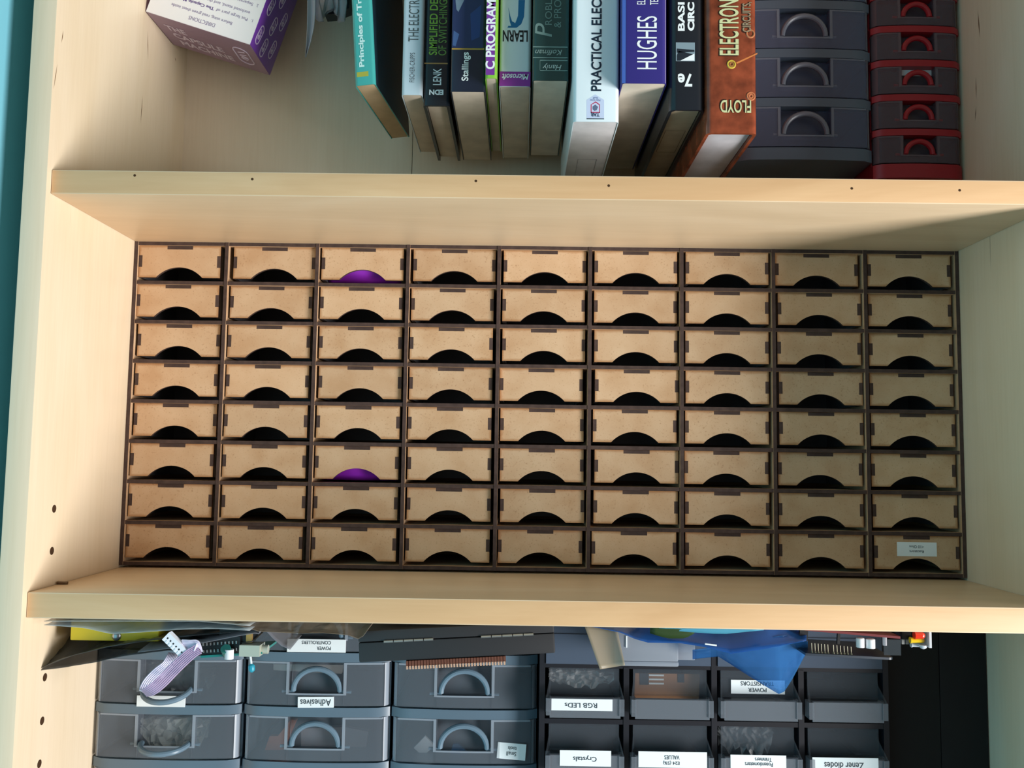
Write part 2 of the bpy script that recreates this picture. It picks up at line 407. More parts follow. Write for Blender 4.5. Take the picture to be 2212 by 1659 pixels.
# ------------------------------------------------------------------ books
def book(label, x0, x1, ytop, Yf, wdt, cover_rgb, deco, hard=False, tilt=0.0, yaw=0.0, front_rgb=None, page_rgb=None, rnd=0.003, gloss=0.35, noise=0.0, zt=None, board_rgb=None, bd=0):
    pa = at(x1, ytop, Yf); pb = at(x0, ytop, Yf)                    # upright left, upright right
    z1 = (pa.z + pb.z) / 2 if zt is None else zt
    tw = pb.x - pa.x; h = z1 - ZB
    org = Vector((pa.x + tw / 2, Yf, ZB))
    if tilt:                                                         # pivot on the shelf, leaning towards the neighbour
        org.x += math.sin(tilt) * h; org.z += 0.0
    o = thing('book', label, 'book', org, 'books standing in a row between the bag and the grey drawer unit', (0, -tilt, yaw))
    bt = 0.0025 if hard else 0.0007; ov = 0.003 if hard else 0.0003
    key = 'cover_' + label.split(' with')[0].replace(' ', '_')
    cm = plain(key, cover_rgb, gloss, 0.5, noise=noise, nscale=70)
    fm_ = plain(key + '_board', front_rgb, gloss, 0.5) if front_rgb else cm
    x = tw / 2; rr = min(rnd, tw * 0.3)
    # U-shaped cover: spine with rounded corners and two boards
    out = [(-x, wdt), (-x, rr)] + [(-x + rr - rr * math.cos(a), rr - rr * math.sin(a)) for a in [math.pi / 2 * i / 5 for i in range(1, 6)]]
    out += [(x - rr + rr * math.sin(a), rr - rr * math.cos(a)) for a in [math.pi / 2 * i / 5 for i in range(0, 6)]] + [(x, wdt)]
    inn = [(x - bt, wdt), (x - bt, bt + rr * 0.4), (x - bt - rr * 0.4, bt), (-x + bt + rr * 0.4, bt), (-x + bt, bt + rr * 0.4), (-x + bt, wdt)]
    c = MB(); c.prism(out + inn, 2, 0, h)
    co = c.build('cover', [cm], o, smooth=35)
    p = MB(); p.box(-x + bt + 0.0001, x - bt - 0.0001, bt + (0.003 if hard else 0.0004), wdt - ov, 0.0005, h - ov)
    pm = plain(key + '_pages', page_rgb, 0.8, 0.2, noise=0.1, nscale=60) if page_rgb else pages
    po = p.build('page_block', pm, o, bevel=0.0008)
    if board_rgb:
        q_ = MB(); q_.box(-x - 0.00035, -x - 0.00002, rr, wdt, 0.0002, h - 0.0002); q_.build('front_board', plain(key + '_front', board_rgb, 0.35, 0.5), o, smooth=0)
    # decoration is given in photo pixels on the spine plane
    def q(px, py):
        a = at(px, py, Yf)
        if tilt or yaw:
            return Vector((a.x, Yf, a.z))
        return a
    inv = (Matrix.Translation(org) @ Matrix.Rotation(yaw, 4, 'Z') @ Matrix.Rotation(-tilt, 4, 'Y')).inverted()
    for dd in deco:
        kind = dd[0]; opt = dd[-1] if isinstance(dd[-1], dict) else {}
        b = MB()
        if kind == 'spine':                                          # reads down the spine: px box x0,x1 and start / end rows
            _, txt, a0, a1, ys, ye, rgb = dd[:7]
            A = inv @ q(a1, ys); B_ = inv @ q(a0, ye)
            m = plain('print_%d_%d_%d' % rgb, rgb, 0.45, 0.4)
            b.text(txt, (A.x, -0.00012 - opt.get('lift', 0), A.z), (0, 0, -1), (1, 0, 0), A.z - B_.z, B_.x - A.x, 0, opt.get('bold', 0), opt.get('shear', 0))
            b.build('title' if opt.get('t', 1) else 'author', m, co, smooth=0)
        elif kind == 'level':                                        # reads across: px box
            _, txt, a0, a1, y0, y1, rgb = dd[:7]
            A = inv @ q(a1, y0); B_ = inv @ q(a0, y1)
            m = plain('print_%d_%d_%d' % rgb, rgb, 0.45, 0.4)
            b.text(txt, (A.x, -0.00012 - opt.get('lift', 0), A.z), (1, 0, 0), (0, 0, 1), B_.x - A.x, B_.z - A.z, 0, opt.get('bold', 0), opt.get('shear', 0))
            b.build('title' if opt.get('t', 1) else 'author', m, co, smooth=0)
        elif kind == 'band':                                         # printed block
            _, a0, a1, y0, y1, rgb = dd[:6]
            A = inv @ q(a1, y0); B_ = inv @ q(a0, y1); k = opt.get('lift', 0.00006)
            b.box(max(A.x, -x + 0.0002), min(B_.x, x - 0.0002), -k, 0.0, A.z, min(B_.z, h), 0)
            b.build('printed_band', plain('print_%d_%d_%d' % rgb, rgb, 0.45, 0.4), co, smooth=0)
        elif kind == 'poly':
            _, pts, rgb = dd[:3]
            P = [inv @ q(px, py) for px, py in pts]; k = opt.get('lift', 0.00008)
            b.prism([(v.x, v.z) for v in P], 1, -k, 0.0); b.build('printed_shape', plain('print_%d_%d_%d' % rgb, rgb, 0.45, 0.4), co, smooth=0)
        elif kind == 'ring':
            _, cx, cy, r0, rgb = dd[:5]
            P = inv @ q(cx, cy); rr_ = r0 / 2900.0
            b.tube([(P.x + rr_ * math.cos(t), 0.0001, P.z + rr_ * math.sin(t)) for t in [2 * math.pi * i / 20 for i in range(21)]], opt.get('w', 0.0007), n=6)
            b.build('ring_ornament', plain('print_%d_%d_%d' % rgb, rgb, 0.35, 0.5), co)
        elif kind == 'stamp':                                        # faint stamp outline on the page block top
            pass
    return o, po, h, x
WH = (240, 246, 248)
book('slim teal textbook leaning at the open end of the row', 767, 812, 187, 0.09, 0.125, (70, 176, 172),
     [('spine', 'Principles of Tr', 770, 792, 146, 0, (206, 244, 242), dict(bold=0.035)),
      ('band', 772, 797, 156, 168, (176, 178, 70))], tilt=math.radians(4.2), yaw=math.radians(6.0), board_rgb=(22, 42, 54), page_rgb=(196, 172, 138), bd=1)
book('slim white paperback beside the leaning teal textbook', 867, 912, 205, 0.08, 0.140, (206, 226, 238),
     [('spine', 'THE ELECTR', 884, 904, 90, 0, (84, 98, 100), dict(bold=0.0)), ('spine', 'FISCHER-CRIPPS', 886, 895, 178, 114, (104, 112, 118), dict(t=0))])
book('black hardcover with green lettering and an orange line', 914, 971, 228, 0.083, 0.138, (26, 32, 40),
     [('spine', 'SIMPLIFIED DE', 929, 944, 119, 0, (140, 190, 70), dict(bold=0.012)), ('spine', 'OF SWITCHING', 949, 964, 120, 0, (110, 150, 70), dict(bold=0.005)),
      ('spine', 'LENK', 936, 953, 184, 148, WH, dict(bold=0.012, t=0)), ('level', 'EDN', 927, 958, 194, 205, WH, dict(bold=0.04, t=0)), ('band', 916, 967, 136, 138, (190, 140, 80))], hard=True, gloss=0.25)
book('thick dark blue paperback with one gold line', 973, 1048, 198, 0.056, 0.165, (30, 38, 56),
     [('band', 976, 1045, 0, 104, (38, 52, 92)), ('band', 976, 1046, 104, 107, (190, 150, 70)), ('spine', 'Stallings', 998, 1016, 175, 113, WH, dict(bold=0.02, t=0)),
      ('poly', [(984, 0), (1003, 0), (990, 26), (986, 20)], (120, 140, 160)), ('poly', [(1016, 30), (1040, 10), (1036, 80), (1018, 88)], (40, 66, 124)),
      ('poly', [(980, 66), (992, 74), (984, 100), (978, 98)], (70, 100, 150))], rnd=0.002, gloss=0.25)
book('narrow purple paperback with a lime green foot', 1048, 1074, 169, 0.042, 0.168, (140, 206, 70),
     [('band', 1049, 1071, 0, 162, (122, 56, 156)), ('spine', 'C PROGRAM', 1051, 1069, 150, 0, WH, dict(bold=0.03))])
book('white paperback with a violet publisher band and a big blue letter', 1078, 1146, 187, 0.049, 0.170, (226, 232, 234),
     [('band', 1078, 1146, 155, 186, (150, 58, 156)), ('level', 'Microsoft', 1084, 1142, 160, 172, WH, dict(shear=0.25, bold=0.02, t=0)),
      ('level', 'LEARN', 1086, 1140, 66, 90, (22, 26, 30), dict(bold=0.02)),
      ('poly', [(1098, 16), (1101, 46), (1104, 56), (1098, 56), (1096, 60), (1116, 60), (1126, 52), (1132, 36), (1134, 0), (1120, 0), (1119, 34), (1113, 50), (1106, 46), (1102, 34)], (26, 110, 160))])
book('dark green textbook with framed author names', 1150, 1228, 174, 0.03, 0.172, (36, 66, 64),
     [('level', 'Hanly', 1172, 1213, 137, 151, (190, 206, 200), dict(shear=0.3, t=0)), ('level', 'Koffman', 1156, 1214, 108, 119, (150, 172, 166), dict(shear=0.3, t=0)),
      ('spine', 'P', 1156, 1192, 80, 50, (120, 146, 140), dict(shear=0.2)), ('spine', 'ROBL', 1178, 1192, 54, 0, (104, 132, 126)), ('spine', '& PRO', 1197, 1212, 60, 0, (104, 132, 126)),
      ('band', 1150, 1226, 101, 102, (130, 156, 150)), ('band', 1150, 1226, 124, 125, (130, 156, 150)), ('band', 1166, 1226, 130, 131, (130, 156, 150)),
      ('band', 1166, 1226, 152, 153, (130, 156, 150)), ('band', 1166, 1167, 130, 153, (130, 156, 150))])
o, po, h_, x_ = book('widest white paperback with a house emblem at its head', 1238, 1337, 263, 0.0125, 0.205, (226, 240, 246),
     [('spine', 'PRACTICAL ELEC', 1278, 1299, 197, 0, (24, 44, 62), dict(bold=0.02)),
      ('poly', [(1267, 257), (1305, 257), (1305, 216), (1286, 204), (1267, 216)], (196, 210, 236), dict(lift=0.00006)),
      ('level', 'TAB', 1277, 1295, 244, 252, (60, 76, 100), dict(bold=0.03)), ('level', 'Make Great', 1275, 1297, 215, 219, (110, 130, 170)), ('level', 'Stuff', 1281, 1292, 210, 214, (110, 130, 170)),
      ('band', 1276, 1278, 226, 244, (180, 60, 96), dict(lift=0.0001)), ('band', 1294, 1296, 226, 244, (180, 60, 96), dict(lift=0.0001)), ('band', 1276, 1296, 242, 244, (180, 60, 96), dict(lift=0.0001)),
      ('poly', [(1276, 226), (1278, 226), (1287, 222), (1294, 227), (1296, 226), (1287, 219)], (180, 60, 96), dict(lift=0.0001)),
      ('poly', [(1280, 230), (1286, 226), (1292, 231), (1289, 238), (1284, 240), (1280, 236)], (96, 112, 140), dict(lift=0.0001)), ('band', 1267, 1305, 256, 258, (150, 176, 180))], page_rgb=(206, 204, 206))
b = MB()                                                             # faint stamp on the top edge of the pages
for (a0, a1, c0, c1) in ((-.008, .008, .085, .0855), (-.008, .008, .135, .1355), (-.008, -.0076, .085, .1355), (.0076, .008, .085, .1355)): b.box(a0, a1, c0, c1, h_ - 0.0004, h_ - 0.00022)
b.build('page_stamp', plain('stamp_grey', (150, 146, 150), 0.8, 0.1), po, smooth=0)
book('indigo textbook with tall white capitals', 1343, 1441, 180, 0.001, 0.196, (50, 44, 124),
     [('spine', 'HUGHES', 1376, 1419, 150, 35, WH, dict(bold=0.0, t=0)), ('spine', 'EL', 1376, 1394, 10, 0, WH), ('spine', 'TE', 1404, 1422, 11, 0, WH), ('band', 1343, 1352, 0, 180, (64, 100, 180))], rnd=0.004, front_rgb=(50, 90, 170))
o, po, h_, x_ = book('black hardcover with a silver picture square', 1446, 1524, 237, 0.003, 0.200, (18, 22, 36),
     [('spine', 'BASI', 1464, 1479, 67, 5, WH, dict(bold=0.03)), ('spine', 'CIRC', 1485, 1500, 67, 5, WH, dict(bold=0.05)),
      ('band', 1460, 1501, 92, 132, (130, 150, 160)), ('poly', [(1462, 131), (1500, 131), (1500, 118), (1466, 110), (1462, 120)], (30, 40, 50), dict(lift=0.0001)),
      ('poly', [(1470, 131), (1500, 131), (1500, 116)], WH, dict(lift=0.00013)), ('poly', [(1462, 105), (1500, 108), (1500, 112), (1462, 114)], (30, 40, 50), dict(lift=0.0001)), ('level', '7e', 1464, 1495, 159, 187, WH, dict(bold=0.03, t=0))], hard=True, gloss=0.25, page_rgb=(178, 158, 132), rnd=0.006)
b = MB()
for (a0, a1, c0, c1) in ((-.008, .008, .05, .0504), (-.008, .008, .1, .1004), (-.008, -.0076, .05, .1004), (.0076, .008, .05, .1004)): b.box(a0, a1, c0, c1, h_ - 0.0031, h_ - 0.0029)
b.build('page_stamp', plain('stamp_brown', (120, 104, 86), 0.8, 0.1), po, smooth=0)
GOLD = (206, 210, 160)
book('thick rust-brown hardcover with raised golden lettering', 1526, 1636, 288, 0.000, 0.205, (134, 64, 40),
     [('spine', 'ELECTRON', 1551, 1594, 122, 0, (52, 30, 22), dict(bold=0.02)), ('spine', 'CIRCUITS,', 1601, 1623, 72, 5, (60, 34, 26), dict(bold=0.02)), ('level', 'FLOYD', 1554, 1620, 215, 242, (52, 30, 22), dict(bold=0.02, t=0)),
      ('spine', 'ELECTRON', 1553, 1596, 120, 0, GOLD, dict(bold=0.015, lift=.0003)), ('spine', 'CIRCUITS,', 1603, 1625, 70, 5, (150, 136, 110), dict(bold=0.015, lift=.0003)),
      ('level', 'FLOYD', 1556, 1622, 217, 244, GOLD, dict(bold=0.015, t=0, lift=.0003)),
      ('ring', 1580, 139, 8, (210, 180, 70)), ('ring', 1580, 139, 4, (160, 110, 60)), ('ring', 1622, 208, 8, (200, 120, 80)), ('ring', 1622, 208, 4, (200, 120, 80)), ('ring', 1621, 73, 8, (190, 120, 80)),
      ('poly', [(1590, 135), (1636, 114), (1636, 117), (1592, 138)], (214, 130, 70))], hard=True, noise=0.5, gloss=0.22, page_rgb=(196, 194, 200), rnd=0.004)

# ------------------------------------------------------------------ plastic drawer towers
def tower(name, label, X0, X1, Yf, depth, Z0, rows, pitch_, rail, cols, hang, group=None, cap=0.011, stickers=None, hr=0.0192, ht=0.0023, hx=None, sy=0.0):
    body_m, frost_m, han_m, rim_m = cols
    o = thing(name, label, 'drawer unit', ((X0 + X1) / 2, Yf + depth / 2, Z0), group); O = Vector(o.location)
    wd = X1 - X0; xm = (X0 + X1) / 2; bow = 0.0035
    yf = lambda x: Yf + bow * ((x - xm) / (wd / 2)) ** 2
    def outline(x0, x1, yoff, yb, rc=0.004, n=14):                 # bowed front with rounded corners, seen from above
        pts = []
        for i in range(n + 1):
            x = x0 + (x1 - x0) * i / n; e = min(x - x0, x1 - x)
            add = rc - math.sqrt(max(0, rc * rc - (rc - min(e, rc)) ** 2)) if e < rc else 0
            pts.append((x, yf(x) + yoff + add))
        return [(x0, yb)] + pts + [(x1, yb)]
    b = MB(O); YB = Yf + depth
    for i in range(rows):
        z = Z0 + i * pitch_; b.prism(outline(X0, X1, 0, YB), 2, z, z + rail)
    top = Z0 + rows * pitch_
    b.prism(outline(X0, X1, 0, YB), 2, top, top + cap)
    b.box(X0 + 0.0006, X0 + 0.002, Yf + 0.014, YB, Z0, top, 0); b.box(X1 - 0.002, X1 - 0.0006, Yf + 0.014, YB, Z0, top, 0); b.box(X0 + 0.0006, X1 - 0.0006, YB - 0.002, YB, Z0, top, 1)
    b.build('body', [body_m, plain('unit_inside', (38, 44, 52), 0.6, 0.3)], o, smooth=35)
    hxm = xm if hx is None else hx
    for i in range(rows):
        z0 = Z0 + i * pitch_ + rail + 0.0003; z1 = Z0 + (i + 1) * pitch_ - 0.0012
        d = MB(O); x0 = X0 + 0.0012; x1 = X1 - 0.0012; rw = hr + 0.0032; zc = z0 + (z1 - z0) * 0.72; th = 0.0012
        def slab(xa, xb, za, zb, yo, n=8, mi=0):
            P = [];
            for k in range(n + 1):
                x = xa + (xb - xa) * k / n; e = min(x - x0, x1 - x); rc = 0.006
                add = rc - math.sqrt(max(0, rc * rc - (rc - min(e, rc)) ** 2)) if e < rc else 0
                P.append((x, yf(x) + yo + add))
            P += [(x, y + th) for x, y in reversed(P)]
            d.prism(P, 2, za, zb, mi)
        slab(x0, hxm - rw, z0, z1, 0.0006, 10); slab(hxm + rw, x1, z0, z1, 0.0006, 10); slab(hxm - rw, hxm + rw, zc, z1, 0.0006, 6)
        slab(hxm - rw, hxm + rw, z0, zc, 0.0096, 6)                                    # recessed window
        for xa, xb in ((x0, hxm - rw), (hxm + rw, x1)): slab(xa, xb, z0, z0 + 0.0014, 0.0003, 8, 1)     # thicker rims, edge highlight put into their paler colour
        slab(x0, x0 + 0.0032, z0, z1, 0.0004, 5, 1); slab(x1 - 0.0032, x1, z0, z1, 0.0004, 5, 1)
        slab(hxm - rw - 0.0022, hxm - rw, z0, zc + 0.001, 0.0003, 2, 1); slab(hxm + rw, hxm + rw + 0.0022, z0, zc + 0.001, 0.0003, 2, 1)
        slab(hxm - rw, hxm + rw, zc - 0.0002, zc + 0.0011, 0.0003, 4, 1)
        for sx in (-1, 1):
            xa = hxm + sx * rw; d.box(xa - th / 2, xa + th / 2, yf(xa) + 0.0006, yf(xa) + 0.0105, z0, zc + 0.0006)
        d.box(hxm - rw, hxm + rw, yf(hxm) + 0.0012, yf(hxm) + 0.0105, zc, zc + th)
        d.box(x0, x0 + th, yf(x0) + 0.007, YB - 0.004, z0, z1 - 0.002); d.box(x1 - th, x1, yf(x1) + 0.007, YB - 0.004, z0, z1 - 0.002)
        d.box(x0, x1, Yf + 0.012, YB - 0.004, z0, z0 + th); d.box(x0, x1, YB - 0.005, YB - 0.004, z0, z1 - 0.002)
        do = d.build('drawer', [frost_m, rim_m], o, smooth=35)
        hb = MB(O); zp = zc - 0.0016; ang = math.radians(hang.get(i, 6))               # 0 hangs straight down
        cy = yf(hxm) + 0.0035; path = []
        for k in range(19):
            t = math.pi * k / 18; px_ = hr * math.cos(t); dr = hr * math.sin(t) * 0.95
            path.append((hxm + px_, cy - dr * math.sin(ang), zp - dr * math.cos(ang)))
        hb.tube(path, ht, n=10)
        hb.cyl((hxm - rw - 0.006, cy, zp + 0.0005), (hxm - hr + 0.001, cy, zp + 0.0005), 0.0013, n=8); hb.cyl((hxm + hr - 0.001, cy, zp + 0.0005), (hxm + rw + 0.006, cy, zp + 0.0005), 0.0013, n=8)
        hb.build('handle', han_m, do)
        if stickers and i in stickers:
            for (a0, a1, c0, c1, lines, rot) in stickers[i]:
                yy = Yf - 0.0004 if abs((at((a0 + a1) / 2, c0, Yf).x - xm)) < wd * 0.3 else Yf + 0.0016
                yy += sy
                A = at(a1, c0, yy); B_ = at(a0, c1, yy); s = MB(O); m = (A + B_) / 2
                Tm = Matrix.Translation(m) @ Matrix.Rotation(rot, 4, 'Y') @ Matrix.Translation(-m)
                s.box(A.x, B_.x, yy - 0.00015, yy + 0.0012, A.z, B_.z, 0, T=Tm)
                lw = B_.x - A.x; lh = B_.z - A.z
                rt = (Tm.to_3x3() @ Vector((1, 0, 0))); ut = (Tm.to_3x3() @ Vector((0, 0, 1)))
                for (tx, fx, fz, fw, fh) in lines:
                    s.text(tx, Tm @ Vector((A.x + lw * fx, yy - 0.00018, A.z + lh * fz)), rt, ut, lw * fw, lh * fh, 1, bold=0.01)
                s.build('label_sticker', [paper, ink], do, smooth=0)
    return o
smoke_body = plain('smoke_blue_plastic', (92, 112, 128), 0.3, 0.5)
frost = film('frosted_drawer', (128, 138, 150), 0.26, 0.3, 0.5)
rim = film('frosted_rim', (168, 180, 194), 0.55, 0.3, 0.5)
smoke_handle = plain('smoke_blue_handle', (104, 128, 146), 0.3, 0.5)
UY = 0.112; UP = 0.0437
gA = 'smoky drawer units beside the black parts cabinet'
SM = (smoke_body, frost, smoke_handle, rim)
ST_A = {1: [(295, 400, 1504, 1526, [], 0)]}
ST_B = {0: [(620, 747, 1382, 1408, [('POWER', .36 - .36 + .25, .22 + .33, .24, .26), ('CONTROLLERS', .25, .12, .50, .26)], 0.0)],
        1: [(643, 721, 1506, 1528, [('Adhesives', .07, .22, .86, .62)], -0.02)]}
ST_C = {2: [(1074, 1136, 1606, 1640, [('Small', .33, .52, .34, .26), ('tools', .33, .20, .30, .24)], 0.07)]}
# sticker lines read from the upright left, which is the right-hand side of the photo
tower('drawer_unit', 'smoky plastic drawer unit against the side panel, ribbon cable in front', 0.2463, 0.3668, UY, 0.135, ZS, 5, UP, 0.0075, SM, {1: 112, 2: 100}, gA, stickers=ST_A)
tower('drawer_unit', 'smoky plastic drawer unit labelled Adhesives, middle of the three', 0.1240, 0.2440, UY, 0.135, ZS, 5, UP, 0.0075, SM, {}, gA, stickers=ST_B)
tower('drawer_unit', 'smoky plastic drawer unit with a crooked label, beside the black parts cabinet', 0.0030, 0.1225, UY, 0.135, ZS, 5, UP, 0.0075, SM, {}, gA, stickers=ST_C)
grey_body = plain('grey_blue_plastic', (84, 100, 118), 0.3, 0.5)
tower('drawer_unit', 'blue-grey plastic drawer unit standing beside the rust-brown book', -0.2870, -0.1680, 0.130, 0.118, ZB, 6, 0.0447, 0.0078, (grey_body, film('grey_frost', (104, 116, 146), 0.4, 0.3), plain('grey_handle', (112, 120, 136), 0.3, 0.5), film('grey_rim', (140, 152, 170), 0.5, 0.3)), {}, None)
red_m = plain('red_plastic', (150, 22, 36), 0.35, 0.5)
tower('drawer_unit', 'narrow red plastic drawer unit in the shaded corner of the book shelf', -0.3660, -0.2880, 0.130, 0.118, ZB, 9, 0.0313, 0.0058, (red_m, film('smoke_frost', (100, 88, 98), 0.45, 0.35), red_m, film('smoke_rim', (120, 104, 112), 0.5, 0.35)), {},
      stickers={7: [(1944, 2012, 138, 163, [('SOCK', .34, .10, .42, .26)], 0.0)]}, sy=0.0088, hr=0.0118, ht=0.0024, cap=0.0125)

# ------------------------------------------------------------------ black parts cabinet
PC0, PC1 = -0.2806, 0.0010; PY = 0.100; PB = 0.247
blk = plain('black_plastic', (26, 28, 36), 0.4, 0.45)
clr = film('clear_smoke', (104, 112, 122), 0.22, 0.25, 0.5)
lipm = film('clear_lip', (124, 132, 142), 0.5, 0.3, 0.5)
pc = thing('parts_cabinet', 'black plastic parts cabinet with labelled small clear drawers', 'parts cabinet', ((PC0 + PC1) / 2, 0.17, ZS)); O = Vector(pc.location)
posts = [at(x, 1520, PY).x for x in (1171, 1353, 1543, 1731, 1914)]
zA0, zA1 = ZS + 0.004, at(1500, 1441, PY).z; rowh = 0.0437
zr = [at(1500, 1444, PY).z + i * rowh for i in range(5)]            # undersides of the small-drawer rows
ztop = zr[4] + 0.004
b = MB(O)
for x in posts: b.box(x - 0.0022, x + 0.0022, PY, PB, (ZS if x in (posts[0], posts[4], posts[2]) else zr[0]), ztop)
for z in zr: b.box(posts[4], posts[0], PY + 0.0005, PB, z - 0.0026, z + 0.0012)
b.box(posts[4], posts[0], PY, PB, ZS, ZS + 0.003); b.box(posts[4], posts[0], PB - 0.002, PB, ZS, ztop)
b.build('frame', blk, pc)
def parts_drawer(x0, x1, z0, z1, sticker=None, upper=None):
    # shallow clear box whose upper lip leans forward as a finger pull
    d = MB(O); t = 0.0012; zl = z0 + (z1 - z0) * 0.58; yl = PY - 0.010; yi = PY + 0.002; ye = PY + 0.11
    xi0, xi1 = x0 + 0.0028, x1 - 0.0028
    d.box(xi0, xi1, yi, yi + t, z0, zl); d.box(xi0, xi1, yi, ye, z0, z0 + t); d.box(xi0, xi1, ye - t, ye, z0, z1 - 0.006)
    for xs, xe in ((xi0, xi0 + t), (xi1 - t, xi1)): d.box(xs, xe, yi, ye, z0, z1 - 0.006)
    for sx, xa, xb in ((-1, xi0, x0), (1, xi1, x1)):               # gussets that flare out to the lip
        v = [(xa, yi, z0 + (zl - z0) * 0.45), (xa, yi, zl), (xb, yl, zl), (xb - sx * t, yl, zl), (xa - sx * t, yi, zl), (xa - sx * t, yi, z0 + (zl - z0) * 0.45)]
        d.add(v, [(0, 1, 2), (5, 3, 4), (0, 2, 3, 5)])
    d.box(x0 + 0.003, x1 - 0.003, yl, yl + t, zl, z1, 1); d.box(x0, x0 + 0.004, yl - 0.001, yl + 0.010, zl, z1 - 0.002, 1); d.box(x1 - 0.004, x1, yl - 0.001, yl + 0.010, zl, z1 - 0.002, 1)
    d.box(x0 + 0.003, x1 - 0.003, yl, yi + t, zl - t, zl, 0)
    do = d.build('drawer', [clr, lipm], pc, smooth=0)
    if sticker:
        a0, a1, c0, c1, lines, on = sticker; yy = yl if on == 'lip' else yi
        A = at(a1, c0, yy); B_ = at(a0, c1, yy); s = MB(O); lw = B_.x - A.x; lh = B_.z - A.z
        s.box(A.x, B_.x, yy - 0.0003, yy, A.z, B_.z)
        for (tx, fx, fz, fw, fh) in lines:
            s.text(tx, (A.x + lw * fx, yy - 0.00034, A.z + lh * fz), (1, 0, 0), (0, 0, 1), lw * fw, lh * fh, 1, bold=0.01)
        s.build('label_sticker', [paper, ink], do, smooth=0)
    return do
stick = {(0, 0): (1191, 1323, 1511, 1534, [('RGB LEDs', .25, .33, .53, .42)], 'lip'), (0, 2): (1579, 1695, 1470, 1498, [('POWER', .30, .14 + .42, .34, .30), ('TRANSISTORS', .05, .10, .72, .30)], 'front'),
         (1, 0): (1209, 1320, 1622, 1654, [('Crystals', .28, .30, .46, .40)], 'lip'), (1, 1): (1379, 1527, 1625, 1657, [('E24 (5%)', .40, .55, .24, .26), ('VALUES', .40, .22, .22, .26)], 'lip'),
         (1, 2): (1578, 1698, 1632, 1664, [('Potentiometers', .24, .46, .50, .26), ('Trimmers', .26, .16, .30, .26)], 'lip'), (1, 3): (1755, 1897, 1638, 1668, [('Zener diodes', .22, .30, .60, .44)], 'lip')}
stick[(0, 2)] = (1579, 1695, 1470, 1498, [('POWER', .34, .56, .34, .30), ('TRANSISTORS', .20, .10, .62, .30)], 'front')
for i in range(4):
    for k in range(4):
        parts_drawer(posts[k + 1] + 0.0028, posts[k] - 0.0028, zr[i] + 0.0016, zr[i] + rowh - 0.0062, stick.get((i, k)))
for k in (0, 1):                                                     # two wide flat-fronted drawers below
    x1 = posts[2 * k] - 0.0028; x0 = posts[2 * k + 2] + 0.0028; d = MB(O)
    d.box(x0, x1, PY - 0.001, PY + 0.0006, ZS + 0.0035, zA1 - 0.001, 1); d.box(x0, x1, PY, PY + 0.11, ZS + 0.0035, ZS + 0.005, 0)
    d.box(x0, x0 + 0.0014, PY, PY + 0.11, ZS + 0.005, zA1 - 0.004, 0); d.box(x1 - 0.0014, x1, PY, PY + 0.11, ZS + 0.005, zA1 - 0.004, 0)
    zz = at(1240, 1371, PY).z; d.box(x0 + 0.004, x1 - 0.004, PY - 0.0022, PY - 0.001, zz - 0.0007, zz + 0.0007, 1)
    d.build('wide_drawer', [clr, film('slate_front', (84, 98, 118), 0.75, 0.35)], pc)

# ------------------------------------------------------------------ black case filling the right-hand gap (photo right)
bx = thing('storage_case', 'tall matt black storage case between parts cabinet and side panel', 'case', (-0.325, 0.18, ZS)); O = Vector(bx.location)
xs_ = at(2030, 1500, 0.1225).x
b = MB(O); b.box(-0.3672, -0.2838, 0.1245, 0.248, ZS, ZS + 0.26); b.build('body', plain('matt_black', (17, 17, 20), 0.6, 0.3), bx, bevel=0.001)
for a0, a1 in ((-0.3672, xs_ - 0.0002), (xs_ + 0.0002, -0.2838)):
    b = MB(O); b.box(a0, a1, 0.1222, 0.1245, ZS + 0.001, ZS + 0.259); b.build('front_panel', MATS['matt_black'], bx, bevel=0.0004)

# ------------------------------------------------------------------ purple cardboard box leaning on the side panel
YBx = 0.149; P2 = at(313, 25, YBx); P1 = at(540, 97, YBx); P2.x = W2 - 0.0006
dirx = (P2 - P1); BW = dirx.length; th = math.atan2(-dirx.z, dirx.x); BD = 0.066
BH = (P2.z - ZB) / math.cos(th) - 0.0005
bo = thing('cardboard_box', 'purple and white cardboard box tilted against the side panel', 'box', (P2.x - BH * math.sin(th), YBx, ZB + 0.0004), rot=(0, th, 0))
purple = plain('purple_card', (120, 58, 176), 0.35, 0.5, coat=0.2); mauve = plain('mauve_card', (150, 124, 150), 0.4, 0.45); cwhite = plain('white_card', (236, 240, 246), 0.4, 0.45); pale = plain('pale_print', (214, 200, 224), 0.5, 0.4)
b = MB(); b.box(-BW, 0, 0.0004, BD, 0, BH - 0.0004, 0); b.build('carton', purple, bo, bevel=0.0005)
b = MB(); b.box(-BW + 0.0003, -0.0003, -0.0001, 0.0005, 0.0005, BH - 0.0002, 0)
GR = plain('print_grey', (140, 130, 168), 0.5, 0.4); DK = plain('print_dark_violet', (96, 70, 140), 0.5, 0.4)
def lt(tx, fx, z, wd, hh, m=1, bold=0.0): b.text(tx, (-BW + fx * BW, -0.00016, BH - z), (1, 0, 0), (0, 0, 1), wd * BW, hh, m, bold)
lt('DIRECTIONS', .36, .0088, .25, .0036); lt('Before using, read green sheet inside', .22, .0160, .58, .0038)
lt('1.', .05, .0235, .015, .003); lt('Put large part of', .10, .0240, .30, .0038); lt('The Capsule Machine', .42, .0240, .42, .0038, 2, .02)
lt('enclosed stand, and then put on', .10, .0305, .56, .0038); lt('2.', .05, .0385, .018, .003); lt('Separate capsule', .10, .0390, .30, .0038); lt('into half', .10, .0455, .16, .0036)
b.build('front_face', [cwhite, GR, DK], bo, smooth=0)
b = MB(); b.box(-BW + 0.0004, -0.0004, 0.0006, BD - 0.0004, BH - 0.0005, BH, 0)
